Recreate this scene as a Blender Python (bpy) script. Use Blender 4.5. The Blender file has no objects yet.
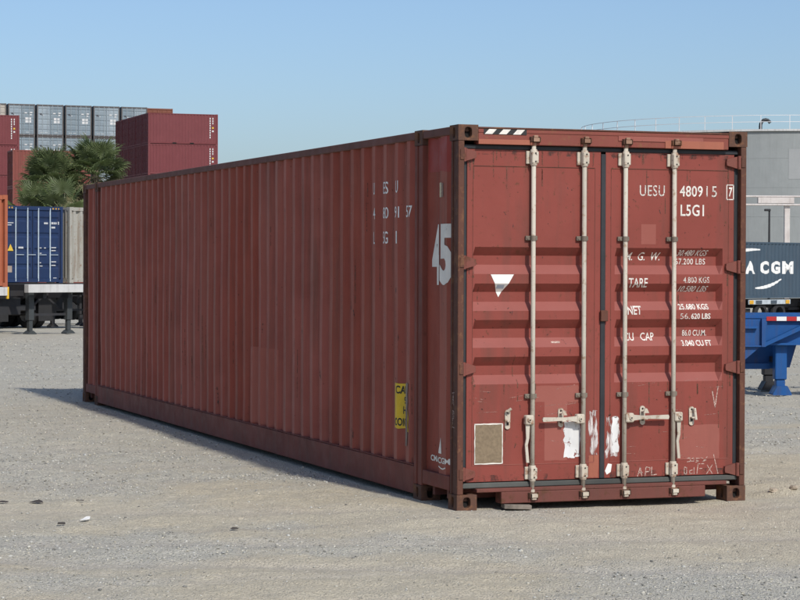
import bpy, bmesh, math, random
import numpy as np
from mathutils import Matrix, Vector
R = math.radians
random.seed(7); RNG = np.random.default_rng(11)
scn = bpy.context.scene
COL = scn.collection

# ------------------------------------------------------------------ camera
cam_d = bpy.data.cameras.new('camera'); cam = bpy.data.objects.new('camera', cam_d); COL.objects.link(cam)
cam_d.sensor_fit = 'HORIZONTAL'; cam_d.sensor_width = 36.0; cam_d.lens = 2183.5 / 800 * 36.0
cam_d.clip_start = 0.5; cam_d.clip_end = 6000
CAM = Vector((-5.9735, -15.2034, 1.8467))
yaw, pitch, roll = -0.348, -0.0163, 0.0038
fwd = Vector((-math.sin(yaw) * math.cos(pitch), math.cos(yaw) * math.cos(pitch), math.sin(pitch)))
rgt = Vector((math.cos(yaw), math.sin(yaw), 0)); upv = rgt.cross(fwd)
r2 = rgt * math.cos(roll) + upv * math.sin(roll); u2 = -rgt * math.sin(roll) + upv * math.cos(roll)
cam.matrix_world = Matrix(((r2.x, u2.x, -fwd.x, CAM.x), (r2.y, u2.y, -fwd.y, CAM.y), (r2.z, u2.z, -fwd.z, CAM.z), (0, 0, 0, 1)))
scn.camera = cam

# ------------------------------------------------------------------ sky, sun, exposure
SUN_FROM = Vector((0.075, -0.76, 0.66)).normalized()
el = math.asin(SUN_FROM.z); rot = math.atan2(SUN_FROM.x, SUN_FROM.y)
wd = bpy.data.worlds.new('World'); scn.world = wd; wd.use_nodes = True
wn = wd.node_tree.nodes; wl = wd.node_tree.links
sky = wn.new('ShaderNodeTexSky'); sky.sky_type = 'NISHITA'; sky.sun_disc = False
sky.sun_elevation = el; sky.sun_rotation = rot; sky.altitude = 0; sky.air_density = 0.85; sky.dust_density = 1.6; sky.ozone_density = 4.5
bg = wn['Background']; bg.inputs['Strength'].default_value = 0.121
wl.new(sky.outputs[0], bg.inputs[0])
sun_d = bpy.data.lights.new('sun', 'SUN'); sun = bpy.data.objects.new('sun', sun_d); COL.objects.link(sun)
sun_d.energy = 3.2; sun_d.angle = R(2.5); sun_d.color = (1.0, 0.955, 0.88)
sun.rotation_euler = SUN_FROM.to_track_quat('Z', 'Y').to_euler(); sun.location = (0, -20, 30)
scn.view_settings.view_transform = 'Standard'; scn.view_settings.look = 'None'
scn.view_settings.exposure = 0.12; scn.view_settings.gamma = 1.0; scn.view_settings.use_curve_mapping = False

# ------------------------------------------------------------------ frame of the yard: u metres to the side, d metres ahead
HF = Vector((0.34101838, 0.94005663)); HR = Vector((0.94005663, -0.34101838))
def W(u, d): return (CAM.x + u * HR.x + d * HF.x, CAM.y + u * HR.y + d * HF.y)
def UD(x, y):
    a = x - CAM.x; b = y - CAM.y
    return a * HR.x + b * HR.y, a * HF.x + b * HF.y
VIEW = math.atan2(HR.y, HR.x)                       # heading of the sideways axis
DX = [-4000, 28, 36, 73, 99, 140, 6000]; DZ = [0, 0, -.02, -.36, -.84, -1.0, -1.0]
def gz(d): return np.interp(d, DX, DZ)

# ------------------------------------------------------------------ helpers
def tag(o, label=None, cat=None, group=None, kind=None):
    if label: o['label'] = label
    if cat: o['category'] = cat
    if group: o['group'] = group
    if kind: o['kind'] = kind
    return o
def empty(name, loc, rz=0.0):
    o = bpy.data.objects.new(name, None); COL.objects.link(o); o.location = loc; o.rotation_euler = (0, 0, rz)
    o.empty_display_size = .2
    return o
def link(name, me, parent=None):
    o = bpy.data.objects.new(name, me); COL.objects.link(o); o.parent = parent
    return o
def copy_tree(o, parent=None):
    c = o.copy(); COL.objects.link(c); c.parent = parent
    for ch in o.children: copy_tree(ch, c)
    return c

class MB:
    def __init__(s): s.v = []; s.f = []
    def add(s, vs, fs):
        b = len(s.v); s.v += [tuple(p) for p in vs]; s.f += [tuple(b + i for i in f) for f in fs]; return s
    def box(s, lo, hi):
        x0, y0, z0 = lo; x1, y1, z1 = hi
        return s.add([(x0,y0,z0),(x1,y0,z0),(x1,y1,z0),(x0,y1,z0),(x0,y0,z1),(x1,y0,z1),(x1,y1,z1),(x0,y1,z1)],
                     [(0,3,2,1),(4,5,6,7),(0,1,5,4),(1,2,6,5),(2,3,7,6),(3,0,4,7)])
    def cbox(s, lo, hi, c):        # box with chamfered edges
        bm = bmesh.new(); m = MB().box(lo, hi)
        vs = [bm.verts.new(p) for p in m.v]; [bm.faces.new([vs[i] for i in f]) for f in m.f]
        bmesh.ops.bevel(bm, geom=bm.edges[:], offset=c, segments=1, affect='EDGES', profile=.5)
        bm.verts.index_update(); s.add([v.co[:] for v in bm.verts], [[v.index for v in f.verts] for f in bm.faces]); bm.free()
        return s
    def prism(s, poly, axis, a, b):
        n = len(poly)
        def P(p, t):
            return (t, p[0], p[1]) if axis == 'x' else (p[0], t, p[1]) if axis == 'y' else (p[0], p[1], t)
        return s.add([P(p, a) for p in poly] + [P(p, b) for p in poly],
                     [tuple(range(n)), tuple(range(2*n-1, n-1, -1))] + [(i, i+n, (i+1) % n + n, (i+1) % n) for i in range(n)])
    def cyl(s, p0, p1, r0, r1=None, n=12, caps=True):
        r1 = r0 if r1 is None else r1
        p0 = Vector(p0); p1 = Vector(p1); d = (p1 - p0).normalized()
        a = d.orthogonal().normalized(); b = d.cross(a)
        vs = []
        for p, r in ((p0, r0), (p1, r1)):
            for i in range(n):
                t = 2 * math.pi * i / n; vs.append(p + (a * math.cos(t) + b * math.sin(t)) * r)
        fs = [(i, (i+1) % n, (i+1) % n + n, i + n) for i in range(n)]
        if caps: fs += [tuple(range(n-1, -1, -1)), tuple(range(n, 2*n))]
        return s.add(vs, fs)
    def tube(s, pts, r, n=8):
        for a, b in zip(pts[:-1], pts[1:]): s.cyl(a, b, r, n=n)
        return s
    def lathe(s, prof, origin, axis, n=24, closed=False):     # prof: (radius, along)
        o = Vector(origin); d = Vector(axis).normalized(); a = d.orthogonal().normalized(); b = d.cross(a)
        m = len(prof); vs = []
        for i in range(n):
            t = 2 * math.pi * i / n; e = a * math.cos(t) + b * math.sin(t)
            vs += [o + e * r + d * h for r, h in prof]
        fs = []
        for i in range(n):
            j = (i + 1) % n
            for k in range(m if closed else m - 1): k2 = (k + 1) % m; fs.append((i*m+k, j*m+k, j*m+k2, i*m+k2))
        return s.add(vs, fs)
    def build(s, name, mt, parent=None, smooth=False):
        me = bpy.data.meshes.new(name); me.from_pydata(s.v, [], s.f); me.update()
        if smooth: me.polygons.foreach_set('use_smooth', [True] * len(me.polygons))
        me.materials.append(mt)
        return link(name, me, parent)

# ------------------------------------------------------------------ materials
def newmat(name):
    m = bpy.data.materials.new(name); m.use_nodes = True
    return m, m.node_tree.nodes, m.node_tree.links, m.node_tree.nodes['Principled BSDF']
def c4(c): return (c[0], c[1], c[2], 1)
class NB:
    def __init__(s, m): s.n = m.node_tree.nodes; s.l = m.node_tree.links
    def coord(s, scale=(1, 1, 1), world=False, offs=None):
        if world: o = s.n.new('ShaderNodeNewGeometry').outputs['Position']
        else: o = s.n.new('ShaderNodeTexCoord').outputs['Object']
        mp = s.n.new('ShaderNodeMapping'); mp.inputs['Scale'].default_value = scale
        s.l.new(o, mp.inputs[0])
        if offs is not None: s.l.new(offs, mp.inputs['Location'])
        return mp.outputs[0]
    def noise(s, vec, scale, detail=4, rough=.55, dist=0):
        t = s.n.new('ShaderNodeTexNoise'); t.inputs['Scale'].default_value = scale; t.inputs['Detail'].default_value = detail
        t.inputs['Roughness'].default_value = rough; t.inputs['Distortion'].default_value = dist; s.l.new(vec, t.inputs['Vector']); return t.outputs[0]
    def ramp(s, fac, a, b, va=0., vb=1.):
        r = s.n.new('ShaderNodeMapRange'); r.inputs[1].default_value = a; r.inputs[2].default_value = b
        r.inputs[3].default_value = va; r.inputs[4].default_value = vb; s.l.new(fac, r.inputs[0]); return r.outputs[0]
    def mix(s, fac, a, b, mode='MIX'):
        x = s.n.new('ShaderNodeMix'); x.data_type = 'RGBA'; x.blend_type = mode
        for sock, v in ((x.inputs[0], fac), (x.inputs[6], a), (x.inputs[7], b)):
            if isinstance(v, (float, int)): sock.default_value = v
            elif isinstance(v, tuple): sock.default_value = c4(v)
            else: s.l.new(v, sock)
        return x.outputs[2]
    def math(s, op, a, b=None):
        x = s.n.new('ShaderNodeMath'); x.operation = op
        for sock, v in ((x.inputs[0], a), (x.inputs[1], b)):
            if v is None: continue
            if isinstance(v, (float, int)): sock.default_value = v
            else: s.l.new(v, sock)
        return x.outputs[0]
    def bump(s, h, strength, dist, bsdf, normal=None):
        b = s.n.new('ShaderNodeBump'); b.inputs['Strength'].default_value = strength; b.inputs['Distance'].default_value = dist
        s.l.new(h, b.inputs['Height'])
        if normal is not None: s.l.new(normal, b.inputs['Normal'])
        s.l.new(b.outputs[0], bsdf.inputs['Normal'])

RUST = (.095, .042, .022); DIRT = (.075, .05, .038)
def paint(name, col, col2=None, rust=.15, streak=.35, chips=.5, rough=.55, edge=0, rustcol=RUST, dirt=DIRT, rand=0., seed=0., dust=0., spec=.22, sheets=0., wear=0.):
    m, n, l, b = newmat(name); k = NB(m)
    col2 = col2 or tuple(c * .82 for c in col)
    offs = None
    if rand > 0:
        oi = n.new('ShaderNodeObjectInfo'); vm = n.new('ShaderNodeVectorMath'); vm.operation = 'SCALE'
        vm.inputs[0].default_value = (37, 53, 71); l.new(oi.outputs['Random'], vm.inputs['Scale']); offs = vm.outputs[0]
    v = k.coord(offs=offs); vs = k.coord((5 + seed, 5, .45), offs=offs); vf = k.coord((1, 1, 1 + seed * .01), offs=offs)
    c = k.mix(k.ramp(k.noise(v, 1.3 + seed * .1, 6, .6), .32, .68), col, col2)
    if sheets:      # each welded sheet has weathered to its own tone
        sx_ = n.new('ShaderNodeSeparateXYZ'); l.new(n.new('ShaderNodeTexCoord').outputs['Object'], sx_.inputs[0])
        wn_ = n.new('ShaderNodeTexWhiteNoise'); wn_.noise_dimensions = '1D'; l.new(k.math('FLOOR', k.math('DIVIDE', k.math('SUBTRACT', sx_.outputs[1], .97), 1.122)), wn_.inputs['W'])
        hs_ = n.new('ShaderNodeHueSaturation'); l.new(k.ramp(wn_.outputs[0], 0, 1, 1 - sheets, 1 + sheets), hs_.inputs['Value']); l.new(k.ramp(wn_.outputs[0], 0, 1, 1 + sheets*.5, 1 - sheets), hs_.inputs['Saturation']); l.new(c, hs_.inputs['Color']); c = hs_.outputs[0]
        c = k.mix(k.ramp(k.noise(k.coord((.6, .6, 2.2)), .8, 5, .65), .5, .75, 0, .45), c, tuple(min(1, q*.62) for q in col))
        c = k.mix(k.ramp(k.noise(k.coord((1, 1.4, .5)), 1.7, 6, .7), .56, .78, 0, .30), c, (col[0]*1.0, col[1]*1.45, col[2]*1.6))
    st = k.math('MULTIPLY', k.ramp(k.noise(vs, 1.6, 5, .6), .5, .75), streak)
    c = k.mix(st, c, dirt)
    if dust: c = k.mix(k.math('MULTIPLY', k.ramp(k.noise(vs, 1.1, 4, .6), .45, .7), dust), c, (.30, .22, .17))
    r1 = k.ramp(k.noise(v, 4.5, 8, .68), .70 - .25 * rust, .76 - .2 * rust)
    c = k.mix(k.math('MULTIPLY', r1, min(1, .4 + rust)), c, rustcol)
    if wear: c = k.mix(k.ramp(k.noise(vf, 19, 6, .7), .60 - .08*wear, .70 - .08*wear, 0, .85), c, rustcol)
    ch = k.ramp(k.noise(vf, 34, 3, .5), .735 - .03 * chips, .765 - .03 * chips)
    c = k.mix(k.math('MULTIPLY', ch, chips), c, (.028, .017, .013))
    if rand > 0:
        h = n.new('ShaderNodeHueSaturation'); l.new(k.ramp(oi.outputs['Random'], 0, 1, 1 - rand, 1 + rand), h.inputs['Value'])
        l.new(k.ramp(oi.outputs['Random'], 0, 1, 1 + rand * .6, 1 - rand * .6), h.inputs['Saturation']); l.new(c, h.inputs['Color']); c = h.outputs[0]
    l.new(c, b.inputs['Base Color'])
    l.new(k.ramp(k.noise(v, 7, 4), .3, .7, rough - .08, min(1, rough + .14)), b.inputs['Roughness'])
    nrm = None
    if edge:
        be = n.new('ShaderNodeBevel'); be.samples = 4; be.inputs['Radius'].default_value = edge; nrm = be.outputs[0]
    hh = k.math('ADD', k.noise(v, 2.2, 3), k.math('MULTIPLY', k.noise(vf, 26, 4), .12))
    k.bump(hh, .35, .02, b, nrm)
    b.inputs['Specular IOR Level'].default_value = spec
    return m
def plain(name, col, rough=.6, var=.15, metal=0., scale=6., spec=.4):
    m, n, l, b = newmat(name); k = NB(m); v = k.coord()
    c = k.mix(k.ramp(k.noise(v, scale, 5, .6), .3, .7), tuple(x * (1 - var) for x in col), tuple(min(1, x * (1 + var)) for x in col))
    l.new(c, b.inputs['Base Color']); b.inputs['Roughness'].default_value = rough; b.inputs['Metallic'].default_value = metal
    b.inputs['Specular IOR Level'].default_value = spec
    return m
def worn(name, col, thr=.40, soft=.08, scale=45., stretch=1.):          # stencilled paint with wear-through
    m, n, l, b = newmat(name); k = NB(m)
    v = k.coord((1, 1, stretch)); b.inputs['Roughness'].default_value = .6
    l.new(k.mix(k.ramp(k.noise(v, scale*.4, 4), .35, .7), col, tuple(q*.72 for q in col)), b.inputs['Base Color'])
    f = k.ramp(k.noise(v, scale, 5, .65), thr - soft, thr + soft)
    tr = n.new('ShaderNodeBsdfTransparent'); mx = n.new('ShaderNodeMixShader'); l.new(f, mx.inputs[0]); l.new(tr.outputs[0], mx.inputs[1]); l.new(b.outputs[0], mx.inputs[2])
    l.new(mx.outputs[0], n['Material Output'].inputs[0])
    return m

OX = (.238, .057, .044); OX2 = (.205, .050, .038)
M = {}
M['door'] = paint('door_paint', OX, (.204, .049, .037), rust=.16, streak=.42, chips=1.0, rough=.5, wear=.05)
M['doorlit'] = paint('lit_ledge', (.275, .090, .076), (.25, .078, .064), rust=.05, streak=.10, chips=.5, rough=.7)
M['side'] = paint('side_paint', (.335, .090, .062), (.278, .074, .052), rust=.06, streak=.42, chips=.6, rough=.7, seed=3, dust=.12, spec=.1, sheets=.055)
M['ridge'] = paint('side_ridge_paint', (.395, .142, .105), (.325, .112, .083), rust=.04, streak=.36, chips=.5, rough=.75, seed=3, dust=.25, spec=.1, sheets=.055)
M['rail'] = paint('rail_paint', (.21, .062, .045), (.155, .050, .036), rust=.25, streak=.4, chips=.6, rough=.65, edge=.006)
M['toprail'] = paint('top_rail_paint', (.17, .075, .06), (.12, .055, .042), rust=.45, streak=.3, chips=.6, rough=.7, edge=.006)
M['post'] = paint('post_paint', (.118, .049, .034), (.085, .037, .025), rust=.6, streak=.5, chips=.8, rough=.7, wear=.7, edge=.006, rustcol=(.17, .08, .043))
M['cast'] = paint('casting_rust', (.115, .06, .042), (.075, .038, .026), rust=.8, streak=.3, chips=.9, rough=.8, wear=1.0, edge=.012, rustcol=(.17, .08, .042))
M['header'] = paint('header_paint', (.22, .062, .046), (.19, .055, .042), rust=.22, streak=.1, chips=.7, rough=.6, edge=.005, wear=.6, rustcol=(.2, .085, .045))
M['sill'] = paint('sill_paint', (.165, .055, .043), (.12, .045, .036), rust=.4, streak=.55, chips=.7, rough=.65, edge=.005, wear=.6)
M['hinge'] = paint('hinge_paint', (.20, .065, .05), (.16, .055, .042), rust=.5, streak=.2, chips=.7, edge=.004, wear=.6)
M['red'] = paint('fresh_red', (.33, .052, .04), (.30, .05, .038), rust=.0, streak=.15, chips=.2)
M['faded'] = paint('faded_patch', (.285, .095, .075), (.26, .08, .062), rust=.02, streak=.2, chips=.4)
M['sidefade'] = paint('faded_side_patch', (.375, .118, .084), (.32, .098, .070), rust=.02, streak=.25, chips=.3, spec=.1)
M['orangep'] = paint('primer_patch', (.34, .12, .075), (.30, .10, .065), rust=.1, streak=.2, chips=.5)
M['gasket'] = plain('black_rubber', (.022, .024, .028), .55, .3)
M['gasketg'] = paint('worn_rubber', (.11, .115, .105), (.055, .058, .055), rust=.3, streak=.2, chips=.3, rustcol=(.14, .14, .12))
M['dark'] = plain('dark_inside', (.012, .010, .009), .9)
M['rod'] = paint('rod_paint', (.55, .51, .43), (.44, .39, .32), rust=.26, streak=.35, chips=.6, rough=.5, rustcol=(.27, .18, .11), wear=.55)
M['guide'] = paint('guide_paint', (.58, .53, .44), (.44, .38, .30), rust=.46, streak=.2, chips=.9, rough=.55, rustcol=(.25, .13, .075), wear=.85)
M['steel'] = paint('old_steel', (.23, .20, .16), (.15, .12, .095), rust=.5, streak=.2, chips=.5, rough=.5)
M['camr'] = paint('cam_rust', (.36, .23, .16), (.22, .12, .08), rust=.6, streak=.2, chips=.8, rough=.7)
M['bolt'] = plain('bolt_dark', (.02, .017, .015), .6)
M['white'] = worn('stencil_white', (.74, .70, .64), .36, .06, 60)
M['whiteb'] = worn('stencil_white_bold', (.74, .70, .64), .30, .05, 60)
M['whitew'] = worn('stencil_white_worn', (.66, .62, .56), .43, .06, 70)
M['side_white'] = worn('side_stencil', (.86, .84, .79), .27, .08, 25)
M['side_white2'] = worn('side_stencil_big', (.86, .81, .72), .27, .06, 9)
M['chalk'] = worn('chalk', (.62, .46, .39), .45, .12, 90)
M['paper'] = worn('torn_sticker', (.72, .72, .71), .385, .03, 15, .6)
M['paper2'] = worn('scraped_sticker', (.64, .59, .57), .50, .06, 42, .22)
M['solidwhite'] = plain('white_label', (.76, .75, .71), .6, .05)
M['ply'] = plain('weathered_plate', (.20, .15, .095), .8, .22, scale=45)
M['yellow'] = worn('yellow_vinyl', (.74, .49, .02), .22, .04, 18)
M['black'] = plain('black_print', (.02, .02, .02), .6, .1)
M['hazard'] = worn('hazard_white', (.78, .74, .67), .27, .04, 30)

# ------------------------------------------------------------------ text: curves turned to meshes before the scene fills up
TXT = {}
def bake_text(body, bold=0., shear=0., space=1.):
    key = (body, bold, shear, space)
    if key in TXT: return TXT[key]
    cu = bpy.data.curves.new('t', 'FONT'); cu.body = body; cu.size = 1; cu.offset = bold; cu.shear = shear; cu.space_character = space; cu.resolution_u = 3
    o = bpy.data.objects.new('t', cu); COL.objects.link(o); bpy.context.view_layer.update()
    me = bpy.data.meshes.new_from_object(o.evaluated_get(bpy.context.evaluated_depsgraph_get()))
    vs = np.array([v.co[:] for v in me.vertices]); fs = [tuple(p.vertices) for p in me.polygons]
    bpy.data.objects.remove(o); bpy.data.curves.remove(cu); bpy.data.meshes.remove(me)
    lo = vs.min(0); hi = vs.max(0); vs = (vs - lo) / np.maximum(hi - lo, 1e-6)
    TXT[key] = (vs[:, :2], fs); return TXT[key]
def draped(name, vs2, fs, mapper, mt, parent, sb=(), tb=()):
    """flat shape in (s,t) cut at the breaks of the surface and laid on it"""
    bm = bmesh.new(); vv = [bm.verts.new((p[0], p[1], 0)) for p in vs2]
    for f in fs:
        try: bm.faces.new([vv[i] for i in f])
        except ValueError: pass
    for q in sb: bmesh.ops.bisect_plane(bm, geom=bm.verts[:] + bm.edges[:] + bm.faces[:], plane_co=(q, 0, 0), plane_no=(1, 0, 0))
    for q in tb: bmesh.ops.bisect_plane(bm, geom=bm.verts[:] + bm.edges[:] + bm.faces[:], plane_co=(0, q, 0), plane_no=(0, 1, 0))
    for v in bm.verts: v.co = mapper(v.co.x, v.co.y)
    me = bpy.data.meshes.new(name); bm.to_mesh(me); bm.free(); me.materials.append(mt)
    return link(name, me, parent)
def text(body, s0, s1, t0, t1, mapper, mt, parent, sb=(), tb=(), bold=.0, shear=0., name='lettering', space=1.):
    v, f = bake_text(body, bold, shear, space)
    vv = np.column_stack([s0 + v[:, 0] * (s1 - s0), t0 + v[:, 1] * (t1 - t0)])
    lo, hi = min(s0, s1), max(s0, s1)
    return draped(name, vv, f, mapper, mt, parent, [q for q in sb if lo < q < hi], [q for q in tb if t0 < q < t1])
def rect(s0, s1, t0, t1, mapper, mt, parent, name, sb=(), tb=(), jag=0., n=1):
    pts = [(s0, t0), (s1, t0), (s1, t1), (s0, t1)]
    if jag:
        q = []; rr = random.Random(int(abs(s0 * 1000) + abs(t0 * 77)))
        for a, b in zip(pts, pts[1:] + pts[:1]):
            for i in range(n): k = i / n; q.append((a[0] + (b[0]-a[0])*k + rr.uniform(-jag, jag), a[1] + (b[1]-a[1])*k + rr.uniform(-jag, jag)))
        pts = q
    lo, hi = min(s0, s1), max(s0, s1)
    return draped(name, pts, [tuple(range(len(pts)))], mapper, mt, parent, [q for q in sb if lo < q < hi], [q for q in tb if t0 < q < t1])
def strokes(lines, w, mapper, mt, parent, name='chalk_mark', tb=()):
    vs, fs = [], []
    for ln in lines:
        for a, b in zip(ln[:-1], ln[1:]):
            d = Vector((b[0]-a[0], b[1]-a[1])); d.normalize(); nn = Vector((-d.y, d.x)) * w * .5; e = d * w * .3
            k = len(vs); A = Vector(a) - e; B = Vector(b) + e
            vs += [tuple(A-nn), tuple(B-nn), tuple(B+nn), tuple(A+nn)]; fs.append((k, k+1, k+2, k+3))
    return draped(name, vs, fs, mapper, mt, parent, (), tb)

# ------------------------------------------------------------------ value noise for the ground
def vnoise(x, y, seed):
    xi = np.floor(x).astype(np.int64); yi = np.floor(y).astype(np.int64); fx = x - xi; fy = y - yi
    fx = fx*fx*(3-2*fx); fy = fy*fy*(3-2*fy)
    def h(a, b):
        n = (a * 374761393 + b * 668265263 + seed * 1442695041) & 0xffffffff
        n = ((n ^ (n >> 13)) * 1274126177) & 0xffffffff
        return ((n ^ (n >> 16)) & 0xffff) / 65535.0
    return (h(xi, yi)*(1-fx) + h(xi+1, yi)*fx)*(1-fy) + (h(xi, yi+1)*(1-fx) + h(xi+1, yi+1)*fx)*fy
def fbm(x, y, sc, seed, oc=4):
    t = 0; a = .5; tot = 0
    for i in range(oc): t = t + a * vnoise(x*sc, y*sc, seed+i*17); tot += a; a *= .5; sc *= 2.1
    return t / tot
def sstep(a, b, x):
    t = np.clip((x-a)/(b-a), 0, 1); return t*t*(3-2*t)
def ruts(u, d):
    r = np.zeros_like(u)
    for d0, sl, cv, w in ((14.55, .10, .012, .16), (16.45, .09, .010, .17), (13.3, -.05, .015, .13), (20.5, .28, .004, .2), (22.4, .27, .004, .2), (31, .12, 0, .3), (33.2, .12, 0, .3), (41, -.1, 0, .4), (44, -.1, 0, .4)):
        k = (d - (d0 + sl*u + cv*u*u + .25*(vnoise(u*.35, u*0 + d0, 71) - .5))) / w
        r = np.maximum(r, np.exp(-k*k) * (.35 + .65*vnoise(u*.5, u*0 + d0, 72)))
    return r
def gravel_mask(u, d):
    n = fbm(u, d, .55, 3, 5); s = fbm(u*.35, d, .5, 9, 4)
    m = sstep(.47, .62, n*.6 + s*.4)
    m = np.maximum(m, sstep(.25, -.25, d - (13.15 + .22*(u-1.4) + .9*(n-.5)) ) * sstep(.3, 1.6, u + 2*(n-.5)))      # grey chippings beside the lane
    m = np.maximum(m, sstep(.95, .35, np.hypot((u+2.35)/1.2, (d-14.6)/.55) + .8*(s-.5)))
    m = np.maximum(m, .75 * sstep(18, 22, d) * sstep(-.4, -2.2, u + 4*(n-.5)))
    m = np.maximum(m, .55 * sstep(24, 30, d))
    tan = sstep(3., 1.2, np.hypot(u-3.2, (d-18)*.55))                   # bare dirt at the door corner
    return np.clip(m * (1 - .8*tan), 0, 1)
PADS = [(0.08, .09), (2.36, .09), (.08, .85), (2.36, .85), (.08, 12.87), (2.36, 12.87), (.08, 13.63), (2.36, 13.63)]
def ground_z(x, y):
    u, d = UD(x, y)
    near = sstep(120, 60, d) * sstep(-3, 3, d) * sstep(40, 20, np.abs(u))
    h = (fbm(x, y, .6, 21, 3) - .5) * .07 + (fbm(x, y, 3.1, 5, 3) - .5) * .035 + (fbm(x, y, 11., 31, 3) - .5) * .022
    gm = gravel_mask(u, d); h = h + (fbm(x, y, 19., 41, 2) - .5) * .016 * (.3 + gm)
    rt = ruts(u, d); h = h * (1 - .5*rt) - .022*rt
    h = h + .05 * np.exp(-((x - 2.95)/.22)**2 - ((y - .33)/.14)**2) + .03 * np.exp(-((x - 3.5)/.5)**2 - ((y - .9)/.2)**2)
    ins = sstep(-.5, .1, x) * sstep(2.95, 2.4, x) * sstep(-.35, .15, y) * sstep(14.3, 13.7, y)
    h = h * (1 - .75*ins) - .012*ins
    w = np.zeros_like(x)
    for px, py in PADS: w = np.maximum(w, np.exp(-(((x-px)/.2)**2 + ((y-py)/.2)**2)))
    h = h * (1 - w) + .002 * w
    return np.where(True, h * near + gz(d), 0)

# ------------------------------------------------------------------ ground sheet
def axis_pts(fine_lo, fine_hi, st, lo, hi, g):
    a = list(np.arange(fine_lo, fine_hi, st)); s = st; x = a[-1]
    while x < hi: s *= g; x += s; a.append(min(x, hi))
    s = st; x = a[0]; b = []
    while x > lo: s *= g; x -= s; b.append(max(x, lo))
    return np.array(b[::-1] + a)
ua = axis_pts(-8, 8.5, .05, -3000, 3000, 1.10); da = axis_pts(11., 24, .045, -400, 4500, 1.025)
UU, DD = np.meshgrid(ua, da); X = CAM.x + UU*HR.x + DD*HF.x; Y = CAM.y + UU*HR.y + DD*HF.y
Z = ground_z(X, Y)
nu, nd_ = len(ua), len(da)
co = np.stack([X, Y, Z], -1).reshape(-1, 3)
ii = (np.arange(nd_-1)[:, None]*nu + np.arange(nu-1)[None]).reshape(-1)
fc = np.stack([ii, ii+1, ii+nu+1, ii+nu], 1)
gme = bpy.data.meshes.new('ground'); gme.vertices.add(len(co)); gme.vertices.foreach_set('co', co.ravel().astype(np.float32))
gme.loops.add(fc.size); gme.loops.foreach_set('vertex_index', fc.ravel().astype(np.int32)); gme.polygons.add(len(fc))
gme.polygons.foreach_set('loop_start', (np.arange(len(fc))*4).astype(np.int32)); gme.polygons.foreach_set('loop_total', np.full(len(fc), 4, np.int32))
gme.update(calc_edges=True)
at2 = gme.attributes.new('rut', 'FLOAT', 'POINT'); at2.data.foreach_set('value', ruts(UU, DD).ravel().astype(np.float32))
at = gme.attributes.new('gravel', 'FLOAT', 'POINT'); at.data.foreach_set('value', gravel_mask(UU, DD).ravel().astype(np.float32))
gme.polygons.foreach_set('use_smooth', [True]*len(fc))
def ground_mat():
    m, n, l, b = newmat('packed_dirt'); k = NB(m); v = k.coord(world=True)
    vst = k.coord((.34, .94, 1), world=True)
    a = n.new('ShaderNodeAttribute'); a.attribute_name = 'gravel'
    big = k.noise(v, .35, 5, .6); mid = k.noise(v, 2.4, 6, .65); fine = k.noise(v, 42, 5, .7); gr = k.noise(v, 110, 3, .7)
    tan = k.mix(k.ramp(big, .35, .65), (.545, .485, .360), (.57, .522, .405))
    tan = k.mix(k.ramp(mid, .52, .75), tan, (.475, .43, .335))
    orange = k.ramp(k.noise(v, .7, 4), .56, .72, 0, .28); tan = k.mix(orange, tan, (.53, .425, .305))
    grey = k.mix(k.ramp(mid, .3, .7), (.53, .512, .428), (.465, .448, .377))
    c = k.mix(a.outputs['Fac'], tan, grey)
    mp = n.new('ShaderNodeMapping'); mp.inputs['Rotation'].default_value = (0, 0, -VIEW + .06); mp.inputs['Scale'].default_value = (.10, 1.0, 1)
    l.new(n.new('ShaderNodeNewGeometry').outputs['Position'], mp.inputs[0])
    tr = k.noise(mp.outputs[0], 1.3, 6, .65, .4); c = k.mix(k.ramp(tr, .54, .72, 0, .55), c, (.39, .35, .295)); c = k.mix(k.ramp(tr, .44, .28, 0, .45), c, (.60, .55, .475))
    ru = n.new('ShaderNodeAttribute'); ru.attribute_name = 'rut'; c = k.mix(k.math('MULTIPLY', ru.outputs['Fac'], .5), c, (.46, .42, .36))
    sp = k.mix(k.ramp(fine, .36, .66), (.80, .79, .78), (1.13, 1.12, 1.11)); c = k.mix(1., c, sp, 'MULTIPLY')
    vo = n.new('ShaderNodeTexVoronoi'); vo.inputs['Scale'].default_value = 70; l.new(v, vo.inputs['Vector'])
    sx = n.new('ShaderNodeSeparateColor'); l.new(vo.outputs['Color'], sx.inputs[0])
    st = k.math('MULTIPLY', k.ramp(sx.outputs[0], .35, 1.0, .0, 1.), k.ramp(a.outputs['Fac'], 0, 1, .18, .6))
    c = k.mix(st, c, k.mix(sx.outputs[1], (.25, .235, .21), (.62, .59, .54)))
    dk = k.ramp(gr, .63, .71, 0, .6); c = k.mix(dk, c, (.17, .15, .13))
    l.new(c, b.inputs['Base Color']); b.inputs['Roughness'].default_value = .95; b.inputs['Specular IOR Level'].default_value = .15
    hh = k.math('ADD', k.math('MULTIPLY', fine, .5), k.math('ADD', k.math('MULTIPLY', gr, .25), k.math('MULTIPLY', k.ramp(vo.outputs['Distance'], 0, .6, 1, 0), .5)))
    k.bump(hh, .9, .018, b)
    return m
gme.materials.append(ground_mat())
ground = link('ground', gme); tag(ground, 'packed tan dirt yard with grey gravel patches', 'ground', kind='structure')

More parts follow.
